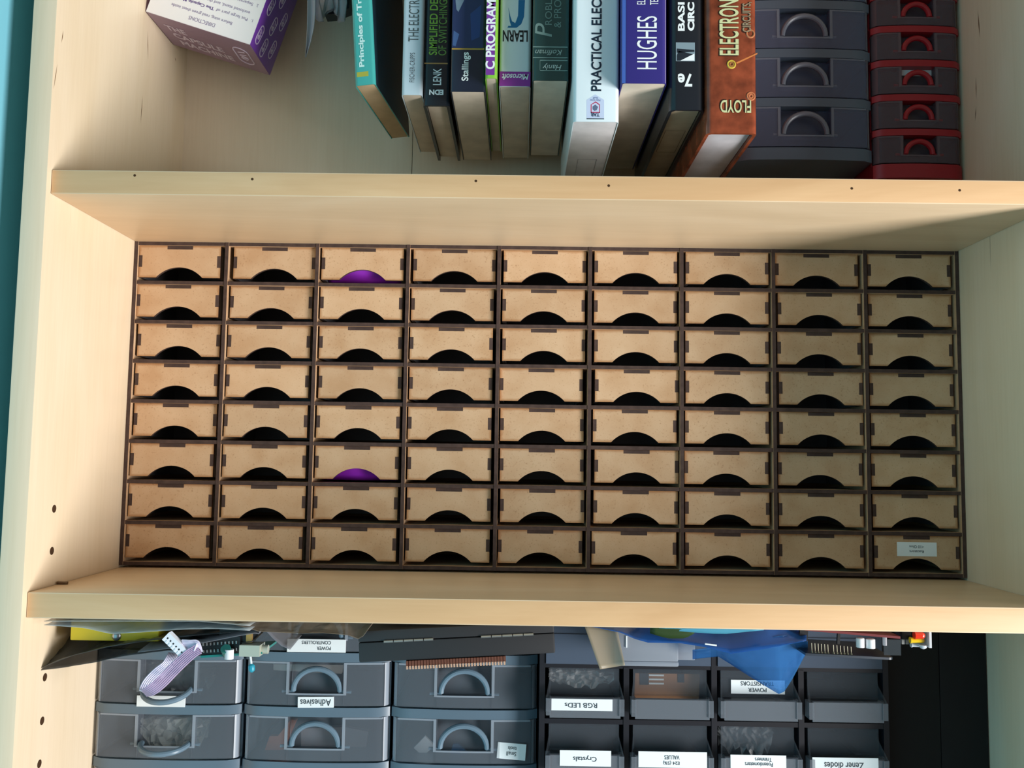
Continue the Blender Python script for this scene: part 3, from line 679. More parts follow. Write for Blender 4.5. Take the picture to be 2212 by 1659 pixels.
def capsule_icon(b, c, ux, uy, L, Wd, mi, r=0.0006):
    c = Vector(c); ux = Vector(ux).normalized(); uy = Vector(uy).normalized(); k = (L - Wd) / 2
    pts = [c + ux * (s * k + Wd / 2 * math.cos(t)) + uy * (Wd / 2 * math.sin(t)) for s, a in ((1, -math.pi / 2), (-1, math.pi / 2)) for t in [a + math.pi * i / 8 for i in range(9)]]
    b.tube(pts + [pts[0]], r, n=5, mi=mi)
    for q in (-.55, -.2, .15): b.tube([c + ux * (L * .5 * q) - uy * Wd * .25, c + ux * (L * .5 * (q + .2)) + uy * Wd * .25], r * .8, n=5, mi=mi)
    b.tube([c + ux * (k * .5 + Wd * .22 * math.cos(t)) + uy * (Wd * .22 * math.sin(t)) for t in [math.pi * 2 * i / 10 for i in range(11)]], r * .7, n=5, mi=mi)
for tx, yy, w0, x0 in (('THE', .34, .20, .10), ('CAPSULE', .56, .50, .12), ('MACHINE', .78, .54, .14)):
    b.text(tx, (-BW * x0, BD * yy + 0.005, BH + 0.0001), (-1, 0, 0), (0, -1, 0), BW * w0, 0.0105, 1, .035)
capsule_icon(b, (-BW + BW * .17, BD * .52, BH), (0, 1, 0), (1, 0, 0), 0.034, 0.015, 1, 0.0007)
b.build('top_face', [mauve, pale], bo, smooth=0)
b = MB()
for (yy, zz) in ((.012, .016), (.030, .012), (.014, .046), (.034, .036), (.050, .020), (.034, .064), (.052, .050)):
    capsule_icon(b, (-BW - 0.0001, yy, BH - zz), (0, -.25, 1), (0, 1, .25), 0.019, 0.0085, 0, 0.00055)
b.build('capsule_print', plain('capsule_white', (224, 206, 236), 0.5, 0.4), bo)

# ------------------------------------------------------------------ crumpled clear bag with a tall tab, beside the leaning book
cb = thing('plastic_bag', 'crumpled clear plastic bag with a pointed flap, between box and books', 'plastic bag', (at(700, 30, 0.16).x, 0.17, ZB)); O = Vector(cb.location)
b = MB(O); nz = random.Random(5)
xa = at(742, 20, .16).x; xb = at(678, 20, .16).x; zt_ = at(700, 22, .16).z
jit = [[nz.uniform(-.006, .006) for _ in range(9)] for _ in range(13)]
for side in (-1, 1):
    b.grid(lambda u, v, s=side: (xa + (xb - xa) * u + jit[int(u * 12)][int(v * 8)] * .6, 0.172 + s * (0.022 * (1 - v) + .002) * math.sin(math.pi * min(1, max(0.0, u))) + jit[int(u * 12)][int(v * 8)] * .5,
           ZB + 0.0015 + (zt_ - ZB - 0.0015 + .006 * math.sin(u * 9) * 1) * v), 12, 8)
b.build('pouch', film('bag_clear', (170, 174, 188), 0.45, 0.2, 0.8), cb, solid=0.0003)
b = MB(O)
def tabf(u, v):
    px = [664, 664, 664, 663.5, 662, 659.5][min(5, int(v * 5 + .5))]; wd = [17, 17, 17, 15, 9, 1.2][min(5, int(v * 5 + .5))]
    py = -40 + 164 * v; p = at(px + wd * u, py, 0.152 + .003 * math.sin(u * 3)); return p
b.grid(tabf, 4, 5); b.grid(lambda u, v: (at(664 + 17 * u, -40, .152).x, .152 + .02 * v * v, at(664 + 17 * u, -40, .152).z + (ZB + .002 - at(664, -40, .152).z) * v), 4, 5)
b.build('flap', film('bag_flap', (176, 178, 192), 0.8, 0.35), cb, solid=0.0004)
b = MB(O); b.prism([(xa - .004, ZB), (xb - .002, ZB), (xb - .004, at(690, 36, .19).z), ((xa + xb) / 2, at(715, 34, .19).z), (xa, at(742, 22, .19).z)], 1, .186, .2)
b.build('dark_contents', plain('bag_dark', (24, 34, 46), 0.5, 0.4), cb)

# ------------------------------------------------------------------ loose things along the front of the upper shelf
def solve_y(py, z, px):                                              # depth at which height z shows at photo row py
    return atz(px, py, z).y
# black hinged case
YC = 0.028; A = at(1200, 1412, YC); B_ = at(775, 1433, YC); HZ = A.z - ZS - 0.0006; DP = 0.062
ang = math.atan2(B_.z - A.z, B_.x - A.x); LN = (B_ - A).length
hc = thing('hinged_case', 'black hinged plastic case lying in front of the drawer units', 'case', (A.x + HZ * math.sin(ang), YC, ZS + 0.0004), rot=(0, -ang, 0))
case_m = plain('case_black', (44, 45, 48), 0.45, 0.4)
b = MB(); b.box(0, LN, 0, DP, 0.0001, HZ - 0.0146); b.build('base', case_m, hc, bevel=0.0014)
b = MB(); b.box(0.0001, LN - 0.0001, 0.0002, DP - 0.0002, HZ - 0.0142, HZ); b.build('lid', case_m, hc, bevel=0.0014)
for c0, c1 in ((0.105, 0.375), (0.615, 0.87)):
    b = MB()
    for k in range(5):
        x0 = LN * (c0 + (c1 - c0) * k / 5); b.cyl((x0 + 0.0003, -0.0004, HZ - 0.0144), (x0 + LN * (c1 - c0) / 5 - 0.0003, -0.0004, HZ - 0.0144), 0.0010, n=10)
    b.build('hinge', plain('hinge_steel', (190, 196, 196), 0.3, 0.5, 0.9), hc)
# brown connector strip lying on the case
ux = (at(1092, 1412, YC).x - A.x) / math.cos(ang); ln = (at(876, 1412, YC).x - at(1092, 1412, YC).x) / math.cos(ang)
st = thing('pin_header', 'long brown ribbed connector strip lying on the black hinged case', 'connector', Vector(hc.location) + Matrix.Rotation(-ang, 3, 'Y') @ Vector((ux, -0.0006, HZ + 0.0001)), rot=(0, -ang, 0))
b = MB()
for k in range(34):
    x0 = ln * k / 34; b.box(x0, x0 + ln / 34 - 0.0004, 0, 0.006, 0.0001, 0.0044)
b.box(0, ln - .0004, 0.0012, 0.0055, 0.0003, 0.0038); b.build('housing', plain('header_brown', (104, 62, 48), 0.5, 0.4), st)
b = MB()
for k in range(34):
    x0 = ln * (k + .5) / 34; b.box(x0 - 0.0007, x0 + 0.0005, -0.0004, 0.0022, 0.0036, 0.0060)
b.build('pin_row', plain('pin_tan', (196, 160, 136), 0.4, 0.5), st)

def pillow(name, label, cat, top, bot, Yf, depth, mat, zback=None, n=28, m=8, crk=0.0015, seed=1, thick=0.00025, parent=None):
    # soft flat pouch: photo outlines of its upper and lower rim, running back into the shelf
    rn = random.Random(seed)
    def itp(c, px):
        for (x0, y0), (x1, y1) in zip(c, c[1:]):
            if x0 <= px <= x1: return y0 + (y1 - y0) * (px - x0) / max(1e-6, x1 - x0)
        return c[0][1] if px < c[0][0] else c[-1][1]
    a, e = max(top[0][0], bot[0][0]), min(top[-1][0], bot[-1][0])
    o0 = at((a + e) / 2, (itp(top, (a + e) / 2) + itp(bot, (a + e) / 2)) / 2, Yf)
    org = Vector((o0.x, Yf + depth / 2, ZS)) if parent is None else None
    b = MB(org if org else parent.location)
    J = [[rn.uniform(-crk, crk) for _ in range(m + 1)] for _ in range(n + 1)]
    for sgn, cv in ((1, bot), (-1, top)):                             # photo 'bot' rim is the upright upper skin
        def fn(u, v, cv=cv, sgn=sgn):
            px = a + (e - a) * u; i, j = round(u * n), round(v * m)
            q = at(px, itp(cv, px), Yf); mid = at(px, (itp(top, px) + itp(bot, px)) / 2, Yf).z
            zz = q.z + (mid - q.z) * v * v + (ZS + 0.0012 - mid) * v * v * .9
            zz += J[i][j] * (0.2 + v * (1 - v) * 3)
            return (q.x, Yf + depth * v + J[i][j], max(zz, ZS + 0.0006 + (0.0004 if sgn > 0 else 0)))
        b.grid(fn, n, m)
    o = b.build(name, mat, parent, solid=thick, smooth=50)
    if parent is None: o.location = org; tag(o, label, cat)
    return o
static = film('static_shield', (70, 76, 80), 0.78, 0.22, 0.9)
clearf = film('clear_film', (196, 208, 214), 0.62, 0.25, 0.8)
tanf = film('tan_film', (150, 136, 118), 0.6, 0.35)
pillow('static_bag', 'dark grey antistatic pouch pointing at the side panel', 'bag',
       [(78, 1447), (150, 1418), (230, 1398), (320, 1384), (430, 1372), (548, 1362)], [(78, 1449), (130, 1443), (210, 1430), (262, 1418), (330, 1409), (430, 1397), (548, 1386)], 0.030, 0.060, static, seed=2)
pillow('clear_bag', 'milky clear bag lying against the yellow piece by the side panel', 'bag',
       [(96, 1342), (220, 1342), (330, 1342), (430, 1342), (540, 1352)], [(96, 1350), (180, 1356), (240, 1369), (300, 1366), (400, 1359), (470, 1358), (540, 1362)], 0.010, 0.045, clearf, seed=3, crk=0.001)
pillow('tan_bag', 'brownish translucent bag with one corner over the hinged case', 'bag',
       [(505, 1346), (560, 1343), (650, 1343), (720, 1343), (806, 1344)], [(505, 1349), (560, 1364), (640, 1368), (700, 1367), (752, 1372), (779, 1382), (790, 1366), (806, 1345)], 0.016, 0.012, tanf, seed=4, crk=0.0006)
# yellow piece
A = at(342, 1384, .040); B_ = at(151, 1384, .040)
ye = thing('yellow_case', 'yellow plastic case corner touching the milky clear bag', 'case', ((A.x + B_.x) / 2, .05, ZS)); O = Vector(ye.location)
b = MB(O); b.box(A.x, B_.x, .040, .064, ZS + .0002, at(200, 1384, .040).z); b.build('shell', plain('yellow_plastic', (214, 196, 40), 0.4, 0.5), ye, bevel=0.001)
b = MB(O); p = at(252, 1374, .04); b.dome((p.x, .0402, p.z), (0, -1, 0), .0036, .0022); b.build('screw_head', plain('screw_steel', (170, 176, 180), 0.25, 0.5, 0.9), ye)
# grey bubble film
gb = MB((at(480, 1380, .022).x, .022, ZS))
gp = [(300, 1402), (380, 1392), (450, 1380), (520, 1366), (552, 1361), (572, 1366), (588, 1384), (606, 1400), (624, 1407)]
def gfn(u, v):
    k = u * (len(gp) - 1); i = min(int(k), len(gp) - 2); t = k - i
    px = gp[i][0] + (gp[i + 1][0] - gp[i][0]) * t; py = gp[i][1] + (gp[i + 1][1] - gp[i][1]) * t
    hh = 11 if u < .55 else 11 + (u - .55) * 30
    q = at(px, py + (v - .5) * hh - (u > .55) * v * 14, .022); return (q.x, .020 + .035 * (1 - v) + (.012 * (u - .5) if u > .5 else 0), max(q.z, ZS + .001))
gb.grid(gfn, 40, 6); o = gb.build('bubble_film', film('bubble_film', (128, 132, 142), 0.62, 0.4), solid=0.0006); o.location = (at(480, 1380, .022).x, .022, ZS)
tag(o, 'grey bubble film strip curling over the green circuit board', 'packing film')
# green board with components, seen edge on
PYB = 0.028; pA = at(578, 1412, PYB); pB = at(392, 1424, PYB)
pcb = thing('circuit_board', 'green circuit board with a blue-tipped lead, behind the ribbon cable', 'circuit board', ((pA.x + pB.x) / 2, PYB, ZS)); O = Vector(pcb.location)
sl = math.atan2(pB.z - pA.z, pB.x - pA.x); Tm = Matrix.Translation(pA) @ Matrix.Rotation(-sl, 4, 'Y'); LB = (pB - pA).length
b = MB(O); b.box(0.004, LB - .014, 0, .040, -.0016, .0, T=Tm); b.build('board', plain('pcb_green', (30, 128, 124), 0.4, 0.5), pcb)
blk2 = plain('part_black', (22, 24, 28), 0.4, 0.5)
b = MB(O); b.box(0.020, LB - .004, 0.001, .012, -.0135, -.0016, 0, T=Tm)
for k in range(14): b.box(0.022 + k * .0027, .0229 + k * .0027, -.0002, .001, -.0105, -.0085, 1, T=Tm); b.box(0.022 + k * .0027, .0229 + k * .0027, -.0002, .001, -.0055, -.0035, 1, T=Tm)
b.build('socket_strip', [blk2, plain('socket_tin', (150, 156, 156), 0.3, 0.5, 0.6)], pcb)
b = MB(O); b.cyl(Tm @ Vector((.029, .001, -.0008)), Tm @ Vector((.029, -.0045, -.0065)), .0036, n=18); b.build('trimmer', plain('part_green', (38, 124, 116), 0.35, 0.5), pcb)
b = MB(O); p = at(499, 1411, PYB); b.cyl((p.x, PYB - .004, p.z - .0035), (p.x, PYB - .004, p.z + .0032), .0032, n=18); b.build('capacitor', plain('part_white', (232, 234, 238), 0.35, 0.5), pcb)
p0 = at(560, 1419, PYB - .004); p1 = at(517, 1394, PYB - .004); b = MB(O); b.box(p0.x, p1.x, PYB - .004, PYB + .010, p1.z, p0.z); p2 = at(571, 1396, PYB); b.cyl((p0.x + .001, PYB + .003, (p0.z + p1.z) / 2), (p0.x - .0045, PYB + .003, (p0.z + p1.z) / 2), .0032, n=16); b.build('metal_connector', plain('tinned_box', (184, 190, 176), 0.4, 0.5, 0.25), pcb)
b = MB(O); p0 = at(541, 1418, PYB - .003); p1 = at(543, 1434, PYB - .003); b.tube([p0, p1], .0008, mi=0); p2 = at(544, 1452, PYB - .003); d_ = (p2 - p1) / 6
b.tube([p1 + d_ * k for k in range(7)], [.0010, .0021, .0024, .0024, .0024, .0021, .0010], n=12, mi=1); b.build('blue_tipped_lead', [plain('lead_white', (220, 228, 232), 0.3, 0.5), plain('lead_blue', (40, 150, 176), 0.3, 0.5)], pcb)
p0 = at(535, 1372, PYB); b = MB(O); b.box(p0.x - .002, p0.x + .022, PYB + .004, PYB + .016, ZS + .0002, at(535, 1392, PYB).z, 0); b.box(p0.x - .0022, p0.x + .002, PYB + .003, PYB + .006, p0.z - .001, p0.z + .006, 1); b.build('relay', [blk2, plain('brass', (190, 150, 86), 0.35, 0.5, 0.5)], pcb)
# ribbon cable with a white plug
RY = 0.016; rb = thing('ribbon_cable', 'white ribbon cable loop with a six-hole white plug', 'cable', (at(370, 1420, RY).x, RY, ZS)); O = Vector(rb.location)
def spline(P, n):
    out = []
    for i in range(len(P) - 1):
        p0 = P[max(i - 1, 0)]; p1 = P[i]; p2 = P[i + 1]; p3 = P[min(i + 2, len(P) - 1)]
        for k in range(n):
            t = k / n; out.append(tuple(.5 * ((2 * b_) + (-a_ + c_) * t + (2 * a_ - 5 * b_ + 4 * c_ - d__) * t * t + (-a_ + 3 * b_ - 3 * c_ + d__) * t ** 3) for a_, b_, c_, d__ in zip(p0, p1, p2, p3)))
    return out + [tuple(P[-1])]
# centre line as photo px + depth, and half-width vector in px
def strand_set(P, mat, name, n=7, r=.00062):
    b = MB(O); SP = spline(P, 6)
    for k in range(n):
        t = (k / (n - 1) - .5) * 2
        b.tube([at(px + hx_ * t, py + hy_ * t, y_ + hz_ * t) for (px, py, y_, hx_, hy_, hz_) in SP], r, n=6)
    b.build(name, mat, rb, smooth=60)
strand_set([(396, 1393, .010, -3, -10, 0), (412, 1394, .009, -3, -10, 0), (424, 1395, .008, 4, -9.5, 0.001), (431, 1399, .008, 5.5, 9, .0004)], plain('ribbon_white', (218, 214, 238), 0.45, 0.4), 'plug_end')
strand_set([(429, 1402, .0075, 6, 8.5, 0), (412, 1412, .007, 9.5, 6, 0), (380, 1441, .006, 10, 6.5, 0), (346, 1476, .006, 10.5, 6, 0), (325, 1492, .008, 8, 7.5, .001), (312, 1497, .014, 5, 6, .003)], plain('ribbon_mauve', (188, 164, 198), 0.5, 0.35), 'printed_run')
strand_set([(312, 1497, .0145, 5, 6, .003), (313, 1492, .020, 11, 3, .001), (324, 1472, .024, 11, 4, 0), (344, 1452, .026, 10, 6, 0), (361, 1437, .028, 9, 5, 0), (370, 1421, .032, 9, 2.5, 0), (374, 1412, .038, 9, 2, 0)], MATS['ribbon_white'], 'return_run')
pc_ = at(380, 1391, .010); dv = at(399, 1410, .010) - at(361, 1372, .010); ln = dv.length
ex = dv.normalized(); ey = Vector((0, 1, 0)); ez = ex.cross(ey)
Tm = Matrix((( ex.x, ey.x, ez.x, pc_.x), (ex.y, ey.y, ez.y, pc_.y), (ex.z, ey.z, ez.z, pc_.z), (0, 0, 0, 1)))
b = MB(O); b.box(-ln / 2, ln / 2, -.003, .0025, -.0034, .0034, 0, T=Tm)
for k in range(6): b.box(-ln / 2 + ln * (k + .6) / 6.3, -ln / 2 + ln * (k + .6) / 6.3 + .0011, -.00305, -.0025, -.0006, .0006, 1, T=Tm)
for k in range(7): b.box(-ln / 2 + ln * k / 6.3, -ln / 2 + ln * k / 6.3 + .0013, -.0033, -.0028, -.0034, -.0012, 0, T=Tm)
b.build('plug', [plain('plug_white', (232, 236, 246), 0.4, 0.45), plain('plug_hole', (40, 44, 52), 0.6, 0.3)], rb)

# right-hand side of the photo: clear box, tan strip, blue bag, stacked boards, lamps board
A = at(1466, 1441, .046); B_ = at(1338, 1441, .046)
cl = thing('clear_box', 'frosted clear plastic box end behind the tan film', 'box', ((A.x + B_.x) / 2, .06, ZS)); O = Vector(cl.location)
cfm = film('clear_box_plastic', (176, 184, 196), 0.5, 0.3)
b = MB(O); b.box(A.x, B_.x + .004, .046, .088, ZS + .0002, A.z - .0035); b.build('tub', cfm, cl, bevel=.0015)
b = MB(O); b.box(A.x - .0002, B_.x + .004, .0455, .0885, at(1400, 1429, .0455).z, A.z); b.build('lid', cfm, cl, bevel=.0015)
p = at(1354, 1384, .0445); b = MB(O); b.box(p.x - .0004, p.x + .0005, .0450, .0462, at(1354, 1374, .045).z, at(1354, 1399, .045).z); b.build('rib_glint', paper, cl)  # glint on the clear box drawn as a white bar
b = MB(O); A2 = at(1502, 1427, .052); b.box(A2.x, A.x - .0003, .052, .08, ZS + .0002, A2.z); b.build('hinge_block', cfm, cl, bevel=.001)
tf = MB((at(1300, 1400, .028).x, .03, ZS))
def tq(u, v):                                                         # broad tan strip with a clear pane beyond it
    x0 = 1262 + (1296 - 1262) * v; x1 = 1334 + (1350 - 1334) * v; px = x0 + (x1 - x0) * u; y0 = 1350 + 12 * u; y1 = 1446 - 9 * u
    q = at(px, y0 + (y1 - y0) * v, .028 + .012 * (1 - v) + .003 * math.sin(u * 3)); return (q.x, q.y, max(q.z, ZS + .0006))
tf.grid(tq, 10, 10); o = tf.build('tan_film_strip', film('tan_tape', (172, 160, 136), 0.64, 0.4), solid=.0004); o.location = (at(1300, 1400, .028).x, .03, ZS)
tag(o, 'tan translucent film strip hanging slantwise by the clear box', 'film strip')
# blue bag
bl = thing('blue_bag', 'crinkled translucent blue plastic bag with a long drooping corner', 'plastic bag', (at(1560, 1400, .02).x, .03, ZS)); O = Vector(bl.location)
def sheet(b, rows, nu, nv, ydep, cr, seed):
    rn = random.Random(seed); J = [[rn.uniform(-1, 1) for _ in range(nv + 1)] for _ in range(nu + 1)]
    def fn(u, v):
        k = u * (len(rows) - 1); i = min(int(k), len(rows) - 2); t = k - i; a_, b_ = rows[i], rows[i + 1]
        L_ = [a_[q] + (b_[q] - a_[q]) * t for q in range(3)]
        py = L_[1] + (L_[2] - L_[1]) * v; j = J[round(u * nu)][round(v * nv)]
        q = at(L_[0], py, ydep(u, v) + cr * j); return (q.x, q.y, max(q.z, ZS + .0005))
    b.grid(fn, nu, nv)
blue = film('blue_film', (56, 118, 178), 0.46, 0.2, 0.7, (0.45, 0.68, 0.95))
blue2 = film('blue_film_deep', (34, 92, 168), 0.75, 0.2, 0.7, (0.35, 0.55, 0.9))
b = MB(O); sheet(b, [(1272, 1349, 1352), (1340, 1350, 1366), (1372, 1350, 1380), (1400, 1350, 1388), (1470, 1350, 1389), (1520, 1350, 1397), (1580, 1350, 1412), (1650, 1350, 1402), (1700, 1350, 1392), (1742, 1352, 1384)], 36, 6, lambda u, v: .012 + .02 * (1 - v) * (1 + .4 * math.sin(u * 14)), .0006, 11)
b.build('upper_fold', blue2, bl, solid=.0003, smooth=60)
b = MB(O); sheet(b, [(1496, 1404, 1424), (1530, 1400, 1420), (1552, 1396, 1418), (1576, 1392, 1433), (1610, 1386, 1455), (1650, 1378, 1480), (1682, 1374, 1499), (1694, 1372, 1494), (1712, 1374, 1466), (1730, 1378, 1432), (1745, 1384, 1404)], 30, 10, lambda u, v: .022 + .022 * v + .004 * math.sin(u * 8 + v * 3), .0007, 12)
b.build('drooping_corner', blue, bl, solid=.0003, smooth=60)
b = MB(O); sheet(b, [(1404, 1351, 1368), (1440, 1351, 1379), (1480, 1351, 1379), (1500, 1353, 1368)], 8, 3, lambda u, v: .009 + .002 * v, .0003, 13); b.build('green_print', plain('bag_green', (42, 64, 30), 0.5, 0.3), bl, solid=.0003)
b = MB(O); sheet(b, [(1424, 1350, 1355), (1470, 1350, 1364), (1560, 1350, 1370), (1650, 1351, 1361)], 10, 3, lambda u, v: .008 + .002 * v, .0004, 14); b.build('pale_print', plain('bag_cyan', (74, 146, 172), 0.4, 0.4), bl, solid=.0003)
b = MB(O); p0 = at(1523, 1391, .010); p1 = at(1548, 1394, .010); b.tube([p0, p1], .0006); b.build('crease_glint', paper, bl)  # highlight on a crease of the blue film, painted as a white tube
# stacked boards
SY = 0.016
sb = thing('circuit_board_stack', 'dark stacked circuit boards with two white capacitors and bare pins', 'circuit board', (at(1840, 1390, SY).x, SY + .02, ZS)); O = Vector(sb.location)
p0 = at(1945, 1380, SY); p1 = at(1738, 1362, SY); sl = math.atan2(p1.z - p0.z, p1.x - p0.x); Tm = Matrix.Translation(p0) @ Matrix.Rotation(-sl, 4, 'Y'); LB = (p1 - p0).length
b = MB(O); b.box(0, LB, 0, .05, -.0016, 0, T=Tm); b.build('red_board', plain('pcb_red', (104, 36, 40), 0.5, 0.35), sb)
q0 = at(1932, 1421, SY); q1 = at(1740, 1411, SY); sl2 = math.atan2(q1.z - q0.z, q1.x - q0.x); T2 = Matrix.Translation(q0) @ Matrix.Rotation(-sl2, 4, 'Y'); L2 = (q1 - q0).length
b = MB(O); rr = .004; pl = [(L2, 0), (L2, .055), (0, .055), (0, rr)] + [(rr - rr * math.cos(a), rr - rr * math.sin(a)) for a in [math.pi / 2 * i / 6 for i in range(1, 7)]]
b.prism(pl, 2, 0, .0016, T=T2); b.build('upper_board', plain('pcb_navy', (32, 46, 60), 0.4, 0.5), sb)
for a0, a1 in ((.30, .62), (.64, 1.02)):
    b = MB(O); b.box(LB * a0 + .02, LB * a1, .006, .0085, 0.0001, .0085, T=Tm); b.build('header_block', blk2, sb)
b = MB(O)
for px, py0, py1 in [(1753 + k * 7, 1391 + k * .6, 1410 + k * .5) for k in range(6)] + [(1800 + k * 7.6, 1395 + k * .8, 1412 + k * .5) for k in range(6)]:
    b.tube([at(px, py0 - 2, SY + .004), at(px + 1, py1, SY + .004)], .00028, n=6); b.dome(at(px + 1, py1, SY + .004), (0, 0, -1), .0009, .0015, n=8, k=3)
b.build('pin_row', plain('pin_gold', (130, 126, 104), 0.4, 0.5, 0.3), sb)
for px, py0, py1, hw in ((1858, 1379, 1398, 8.5), (1880, 1381, 1400, 9.5)):
    b = MB(O); a0 = at(px, py0, SY + .003); a1 = at(px + 1, py1, SY + .003); rad = hw / 2950; b.cyl((a0.x, SY + .003, a0.z), (a0.x, SY + .003, a1.z), rad, n=20); b.dome((a0.x, SY + .003, a0.z), (0, 0, -1), rad, .0008, n=20, k=3); b.build('capacitor', MATS['part_white'], sb)
b = MB(O); a0 = at(1911, 1380, SY + .002); a1 = at(1912, 1394, SY + .002); b.cyl((a0.x, SY + .002, a0.z - .002), (a0.x, SY + .002, a1.z), .0015, n=12); b.build('clear_stud', film('stud_clear', (190, 190, 198), .7, .2), sb)
b = MB(O); a0 = at(1946, 1382, SY + .001); a1 = at(1946, 1416, SY + .001); b.box(a0.x, a0.x + .012, SY + .001, SY + .0022, a0.z, a1.z); b.build('clear_shield', film('shield', (70, 78, 84), .4, .2), sb)
# lamp board
lb = thing('lamp_board', 'tiny board with red, yellow and white indicator lamps', 'circuit board', (at(1980, 1385, SY).x, SY + .01, ZS)); O = Vector(lb.location)
b = MB(O); a0 = at(1966, 1381, SY + .010); a1 = at(1946, 1360, SY + .010); b.box(a0.x, a1.x, SY + .008, SY + .020, ZS + .0002, a0.z); b.build('socket', blk2, lb, bevel=.0004)
b = MB(O)
for px in (1951, 1960): p = at(px, 1385, SY + .009); b.box(p.x - .001, p.x + .001, SY + .009, SY + .012, p.z - .002, p.z + .0022)
b.build('pins', MATS['socket_tin'], lb)
def lamp(px, py, Y, r, h, nm, rgb):
    b = MB(O); p = at(px, py, Y); b.cyl((p.x, Y, p.z - .0006), (p.x, Y, p.z + .0004), r * 1.12, n=18); b.cyl((p.x, Y, p.z), (p.x, Y, p.z + h), r, n=18, cap=False); b.dome((p.x, Y, p.z + h), (0, 0, 1), r, r * .9, n=18)
    m = plain(nm, rgb, .12, .8); b.build('lamp', m, lb)
for (x0, x1, y0, y1, Yq, nm, rgb) in ((1977, 1998, 1366, 1379, SY + .002, 'lamp_red', (214, 50, 24)), (1968, 1997, 1378, 1388, SY + .005, 'lamp_yellow', (228, 190, 30)), (1970, 2001, 1388, 1397, SY + .008, 'lamp_white', (206, 214, 224))):
    b = MB(O); A = at(x1, y0, Yq); B_ = at(x0, y1, Yq); r = (B_.z - A.z) / 2 * 1.15; zc = (A.z + B_.z) / 2
    b.cyl((B_.x, Yq, zc), (A.x + r, Yq, zc), r, n=18); b.dome((A.x + r, Yq, zc), (-1, 0, 0), r, r, n=18); b.cyl((B_.x, Yq, zc), (B_.x + .0008, Yq, zc), r * 1.15, n=18)
    b.build('lamp', plain(nm, rgb, .15, .8), lb)
b = MB(O); p = at(1994, 1398, SY + .004); b.dome((p.x, SY + .004, p.z - .0016), (0, 0, 1), .0030, .0030); b.build('lamp', MATS['lamp_white'], lb)
b = MB(O); p = at(2002, 1384, SY + .006); b.box(p.x - .0008, p.x + .0008, SY, SY + .02, ZS + .0002, at(2002, 1396, SY + .006).z); b.build('board', plain('lamp_pcb', (196, 200, 206), .35, .5), lb)

# ------------------------------------------------------------------ things lying inside the drawers
def inside(name, label, cat, poly, Y, th_, mat):
    P = [at(px, py, Y) for px, py in poly]; c = sum(P, Vector()) / len(P); zb = min(p.z for p in P)
    org = Vector((c.x, Y + th_ / 2, zb)); b = MB(org); b.prism([(p.x, p.z) for p in P], 1, Y, Y + th_)
    o = b.build(name, mat, bevel=min(th_ * .2, .0006)); o.location = org; return tag(o, label, cat)
cn = UY + 0.030
inside('paper_packet', 'orange-brown paper packet inside the drawer adjoining the Adhesives one', 'packet', [(570, 1624), (612, 1620), (640, 1556), (628, 1554), (600, 1590), (582, 1590)], cn, .006, plain('packet_orange', (190, 112, 78), .6, .3))
inside('plastic_pouch', 'pinkish white pouch beside the orange-brown packet behind a drawer front', 'pouch', [(650, 1622), (790, 1618), (796, 1580), (740, 1570), (650, 1574)], cn + .012, .006, plain('pouch_pink', (190, 172, 172), .5, .4))
inside('silver_tube', 'silver tube lying in the drawer labelled Adhesives', 'tube', [(590, 1448), (738, 1456), (742, 1436), (590, 1434)], cn, .008, plain('tube_silver', (190, 186, 180), .35, .5, .3))
inside('white_bracket', 'white angled bracket inside the small tools drawer', 'bracket', [(893, 1616), (924, 1644), (930, 1634), (922, 1626), (940, 1612), (918, 1590)], cn, .004, plain('bracket_white', (226, 230, 236), .5, .4))
inside('blue_tool', 'blue plastic tool end inside the small tools drawer', 'tool', [(972, 1630), (1012, 1648), (1020, 1636), (990, 1606), (978, 1608)], cn, .004, plain('tool_blue', (50, 120, 180), .4, .4))
inside('card', 'brown card with three white lines in an unlabelled clear drawer', 'card', [(1370, 1508), (1510, 1510), (1512, 1456), (1372, 1454)], PY + .012, .003, plain('card_brown', (170, 120, 80), .6, .3))
cdx = bpy.data.objects['card'] if 'card' in bpy.data.objects else None
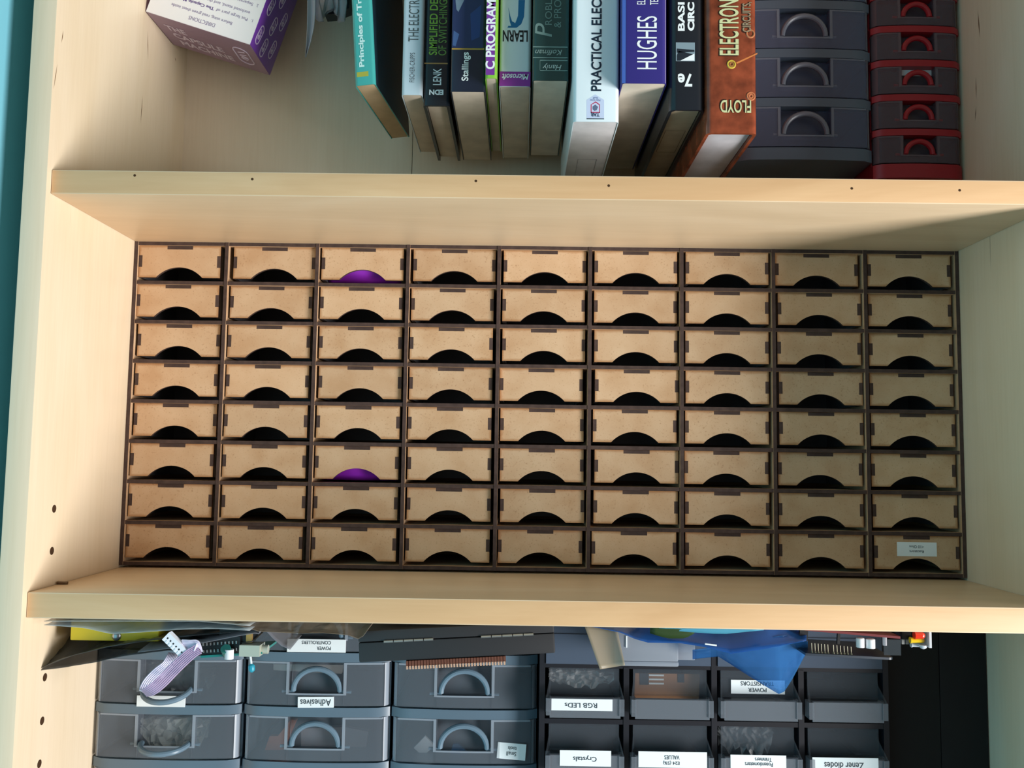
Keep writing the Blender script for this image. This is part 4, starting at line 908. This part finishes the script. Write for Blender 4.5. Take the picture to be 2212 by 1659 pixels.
for nm, rc, mt in (('printed_square', (1382, 1401, 1455, 1479), plain('card_ink', (58, 66, 74), .6, .3)), ('printed_square', (1464, 1478, 1456, 1474), plain('card_ink', (58, 66, 74), .6, .3)), ('white_line', (1402, 1434, 1457, 1460), paper), ('white_line', (1402, 1434, 1466, 1469), paper), ('white_line', (1402, 1434, 1475, 1478), paper)):
    A = at(rc[1], rc[2], PY + .0119); B_ = at(rc[0], rc[3], PY + .0119); b = MB(cdx.location); b.box(A.x, B_.x, PY + .0116, PY + .01205, A.z, B_.z); b.build(nm, mt, cdx, smooth=0)
def crumple(name, label, cat, x0, x1, y0, y1, Y, amp, mat, seed, nu=18, nv=8):
    rn = random.Random(seed); A = at(x1, y0, Y); B_ = at(x0, y1, Y); org = Vector(((A.x + B_.x) / 2, Y, A.z)); b = MB(org)
    J = [[(rn.uniform(-1, 1), rn.uniform(-1, 1), rn.random()) for _ in range(nv + 1)] for _ in range(nu + 1)]
    for sg in (0, 1):
        def fn(u, v, sg=sg):
            j = J[round(u * nu)][round(v * nv)]; e = math.sin(math.pi * min(1, max(0, u))) ** .4
            return (A.x + (B_.x - A.x) * (u + j[0] * .018), Y + (.006 if sg else 0) * (1 - v) + j[2] * amp, A.z + (B_.z - A.z) * v * (.55 + .45 * e + .25 * j[1] * v))
        b.grid(fn, nu, nv)
    o = b.build(name, mat, smooth=0); o.location = org; return tag(o, label, cat)
crumple('bubble_wrap', 'shiny clear wrap inside the drawer labelled RGB LEDs', 'wrap', 1186, 1326, 1451, 1482, PY + .008, .006, film('wrap_clear', (214, 220, 222), .4, .06, 1.0), 3)
crumple('clear_sachet', 'crumpled clear sachet inside the potentiometers drawer', 'sachet', 1552, 1672, 1572, 1624, PY + .008, .006, film('sachet_clear', (176, 184, 190), .4, .06, 1.0), 4)
crumple('white_bag', 'clear bag of white pieces in the drawer touching the side panel', 'bag', 300, 448, 1556, 1618, cn, .008, film('bag_whitish', (206, 214, 210), .7, .12, .9), 6)
crumple('grey_wrap', 'silvery grey wrap in the drawer behind the ribbon cable', 'wrap', 300, 460, 1438, 1494, cn, .006, film('wrap_grey', (120, 126, 130), .4, .12, .9), 8)
